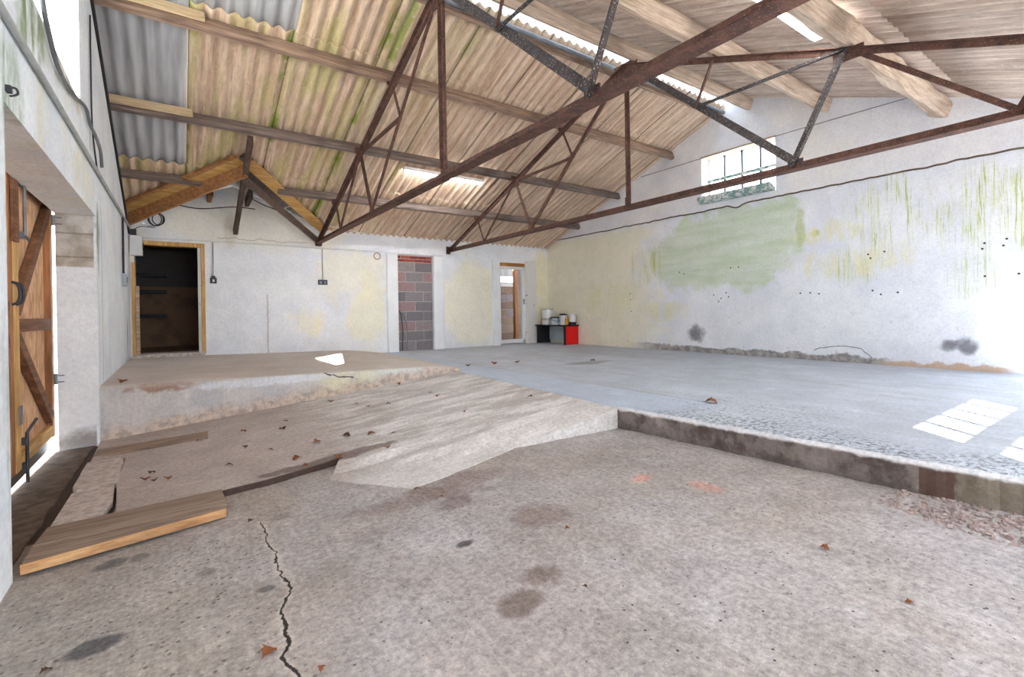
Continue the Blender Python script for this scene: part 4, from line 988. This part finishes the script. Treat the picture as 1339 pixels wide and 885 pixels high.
MB().lathe([(.03, 0), (.032, .02), (.032, .15), (.015, .17), (.015, .185)], (8.17, 9.17, zt), 16).build('body', M['yelloworange'], ob, smooth=True)
MB().lathe([(.017, .183), (.017, .21), (.012, .213)], (8.17, 9.17, zt), 12).build('cap', M['yelloworange'], ob)

# ------------------------------------------------------------------ dry leaves
def leafmesh(seed):
    rnd = random.Random(seed); mb = MB(); n = 10; vs = []; L = 1; W = .42
    for k in range(n+1):
        t = k/n; w = W*math.sin(math.pi*min(1, t*1.02)**.8)*(1+.35*math.sin(t*19+seed)) ; w = max(.015, w)
        z = .25*math.sin(math.pi*t)*rnd.uniform(.7, 1.1)
        for s_ in (-1, 0, 1): vs.append(((t-.5)*L, s_*w, z+abs(s_)*.18*rnd.uniform(.4, 1)*math.sin(math.pi*t)))
    fs = [(k*3+i, k*3+i+1, k*3+i+4, k*3+i+3) for k in range(n) for i in (0, 1)]
    mb.add(vs, fs); mb.tube([(.48, 0, .02), (.62, .03, .03), (.75, .02, .01)], .012, 5); return mb
leaves = dict(
 ramp=[(.157,5.249),(.464,4.641),(.622,4.359),(.745,3.964),(.998,3.75),(.316,4.202),(-.195,4.302),(-.136,4.227),(-.065,4.196),(-.161,4.459),(.76,3.75),(1.375,4.097),(1.35,3.646),(1.195,4.22),(.96,4.268),(.9,5.298),(1.471,5.825),(1.642,5.392),(1.699,5.146),(1.883,5.041),(2.428,5.132),(2.42,6.1),(2.405,4.904),(.514,5.247),(.812,4.978),(2.259,4.033),(3.0,3.95)],
 low=[(.33,3.06),(.372,1.643),(-.374,2.222),(1.237,2.839),(1.306,2.634),(1.338,1.418),(1.616,1.834),(2.358,.949),(2.178,.597)],
 up=[(4.706,6.537),(4.283,6.62),(3.796,6.63),(5.78,5.849),(3.993,2.528)], plat=[(-.468,6.458)], big=[(.242,1.837),(1.513,3.936)])
lbl = dict(ramp=('small dry brown leaf lying on the sloping concrete ramp', 'leaves on the ramp'), low=('small dry leaf lying on the low concrete floor in front of the ramp', 'leaves on the low floor'),
           up=('small dry leaf lying on the raised grey floor', 'leaves on the raised floor'), plat=('dry brown leaf on the platform by the left wall', None))
protos = [leafmesh(k).build('dry_leaf', m_) for k, m_ in ((1, M['leaf']), (2, M['leafdark']), (5, M['leaf']))]
for p in protos:
    md = p.modifiers.new('thickness', 'SOLIDIFY'); md.thickness = .02
rnd = random.Random(11); used = 0
for kind, pts in leaves.items():
    for i, (x, y) in enumerate(pts):
        p = protos[used % 3] if used < 3 else protos[rnd.randrange(3)]
        o = p if used < 3 else p.copy()
        if used >= 3: C.objects.link(o)
        used += 1
        z = .63 if kind == 'up' else zplat(x) if kind == 'plat' else zlow(x, y) if (kind == 'low' or y < 2.8) else zramp(x, y)
        s = {'ramp': rnd.uniform(.04, .07), 'low': rnd.uniform(.022, .04), 'up': rnd.uniform(.08, .12), 'plat': .09, 'big': .055}[kind]
        o.location = (x, y, z+.004); o.scale = (s, s, s); o.rotation_euler = (rnd.uniform(-.25, .25), rnd.uniform(-.2, .2), rnd.uniform(0, 6.28))
        if kind == 'big': tag(o, ('curled brown leaf lying beside the long crack in the low floor', 'orange curled leaf standing out in the middle of the ramp')[i], 'leaf')
        else: tag(o, lbl[kind][0], 'leaf', lbl[kind][1])

# ------------------------------------------------------------------ light, sky, camera
w = bpy.data.worlds.new('daylight'); bpy.context.scene.world = w; w.use_nodes = True
bg = w.node_tree.nodes['Background']; bg.inputs[0].default_value = (.86, .93, 1.0, 1); bg.inputs[1].default_value = 1.0
sd = bpy.data.lights.new('sun', 'SUN'); sd.energy = 7.0; sd.angle = .006; sd.color = (1, .98, .95)
so = bpy.data.objects.new('sun', sd); C.objects.link(so); so.location = (-8, -10, 12)
so.rotation_euler = V((.615, .788, -.615)).to_track_quat('-Z', 'Y').to_euler()
f, yaw, pitch, roll, pcy = 624.2808, .6136, .0021, -.0158, 408.0
fw = V((math.sin(yaw)*math.cos(pitch), math.cos(yaw)*math.cos(pitch), -math.sin(pitch))); rt = V((math.cos(yaw), -math.sin(yaw), 0)); up = rt.cross(fw)
r2 = rt*math.cos(roll)+up*math.sin(roll); u2 = up*math.cos(roll)-rt*math.sin(roll)
cd = bpy.data.cameras.new('camera'); co = bpy.data.objects.new('camera', cd); C.objects.link(co)
mw = Matrix((( r2.x, u2.x, -fw.x, 0), (r2.y, u2.y, -fw.y, 0), (r2.z, u2.z, -fw.z, 1.5), (0, 0, 0, 1))); co.matrix_world = mw
cd.sensor_width = 36; cd.sensor_fit = 'HORIZONTAL'; cd.lens = f*36/1339; cd.shift_y = -(442.5-pcy)/1339; cd.clip_start = .02
sc = bpy.context.scene; sc.camera = co
sc.view_settings.view_transform = 'Standard'; sc.view_settings.look = 'None'; sc.view_settings.gamma = 1; sc.view_settings.use_curve_mapping = False
sc.view_settings.exposure = 3.68
try:
    sc.cycles.use_denoising = True; sc.cycles.denoiser = 'OPENIMAGEDENOISE'; sc.cycles.max_bounces = 12; sc.cycles.diffuse_bounces = 8; sc.cycles.transparent_max_bounces = 12
except Exception: pass
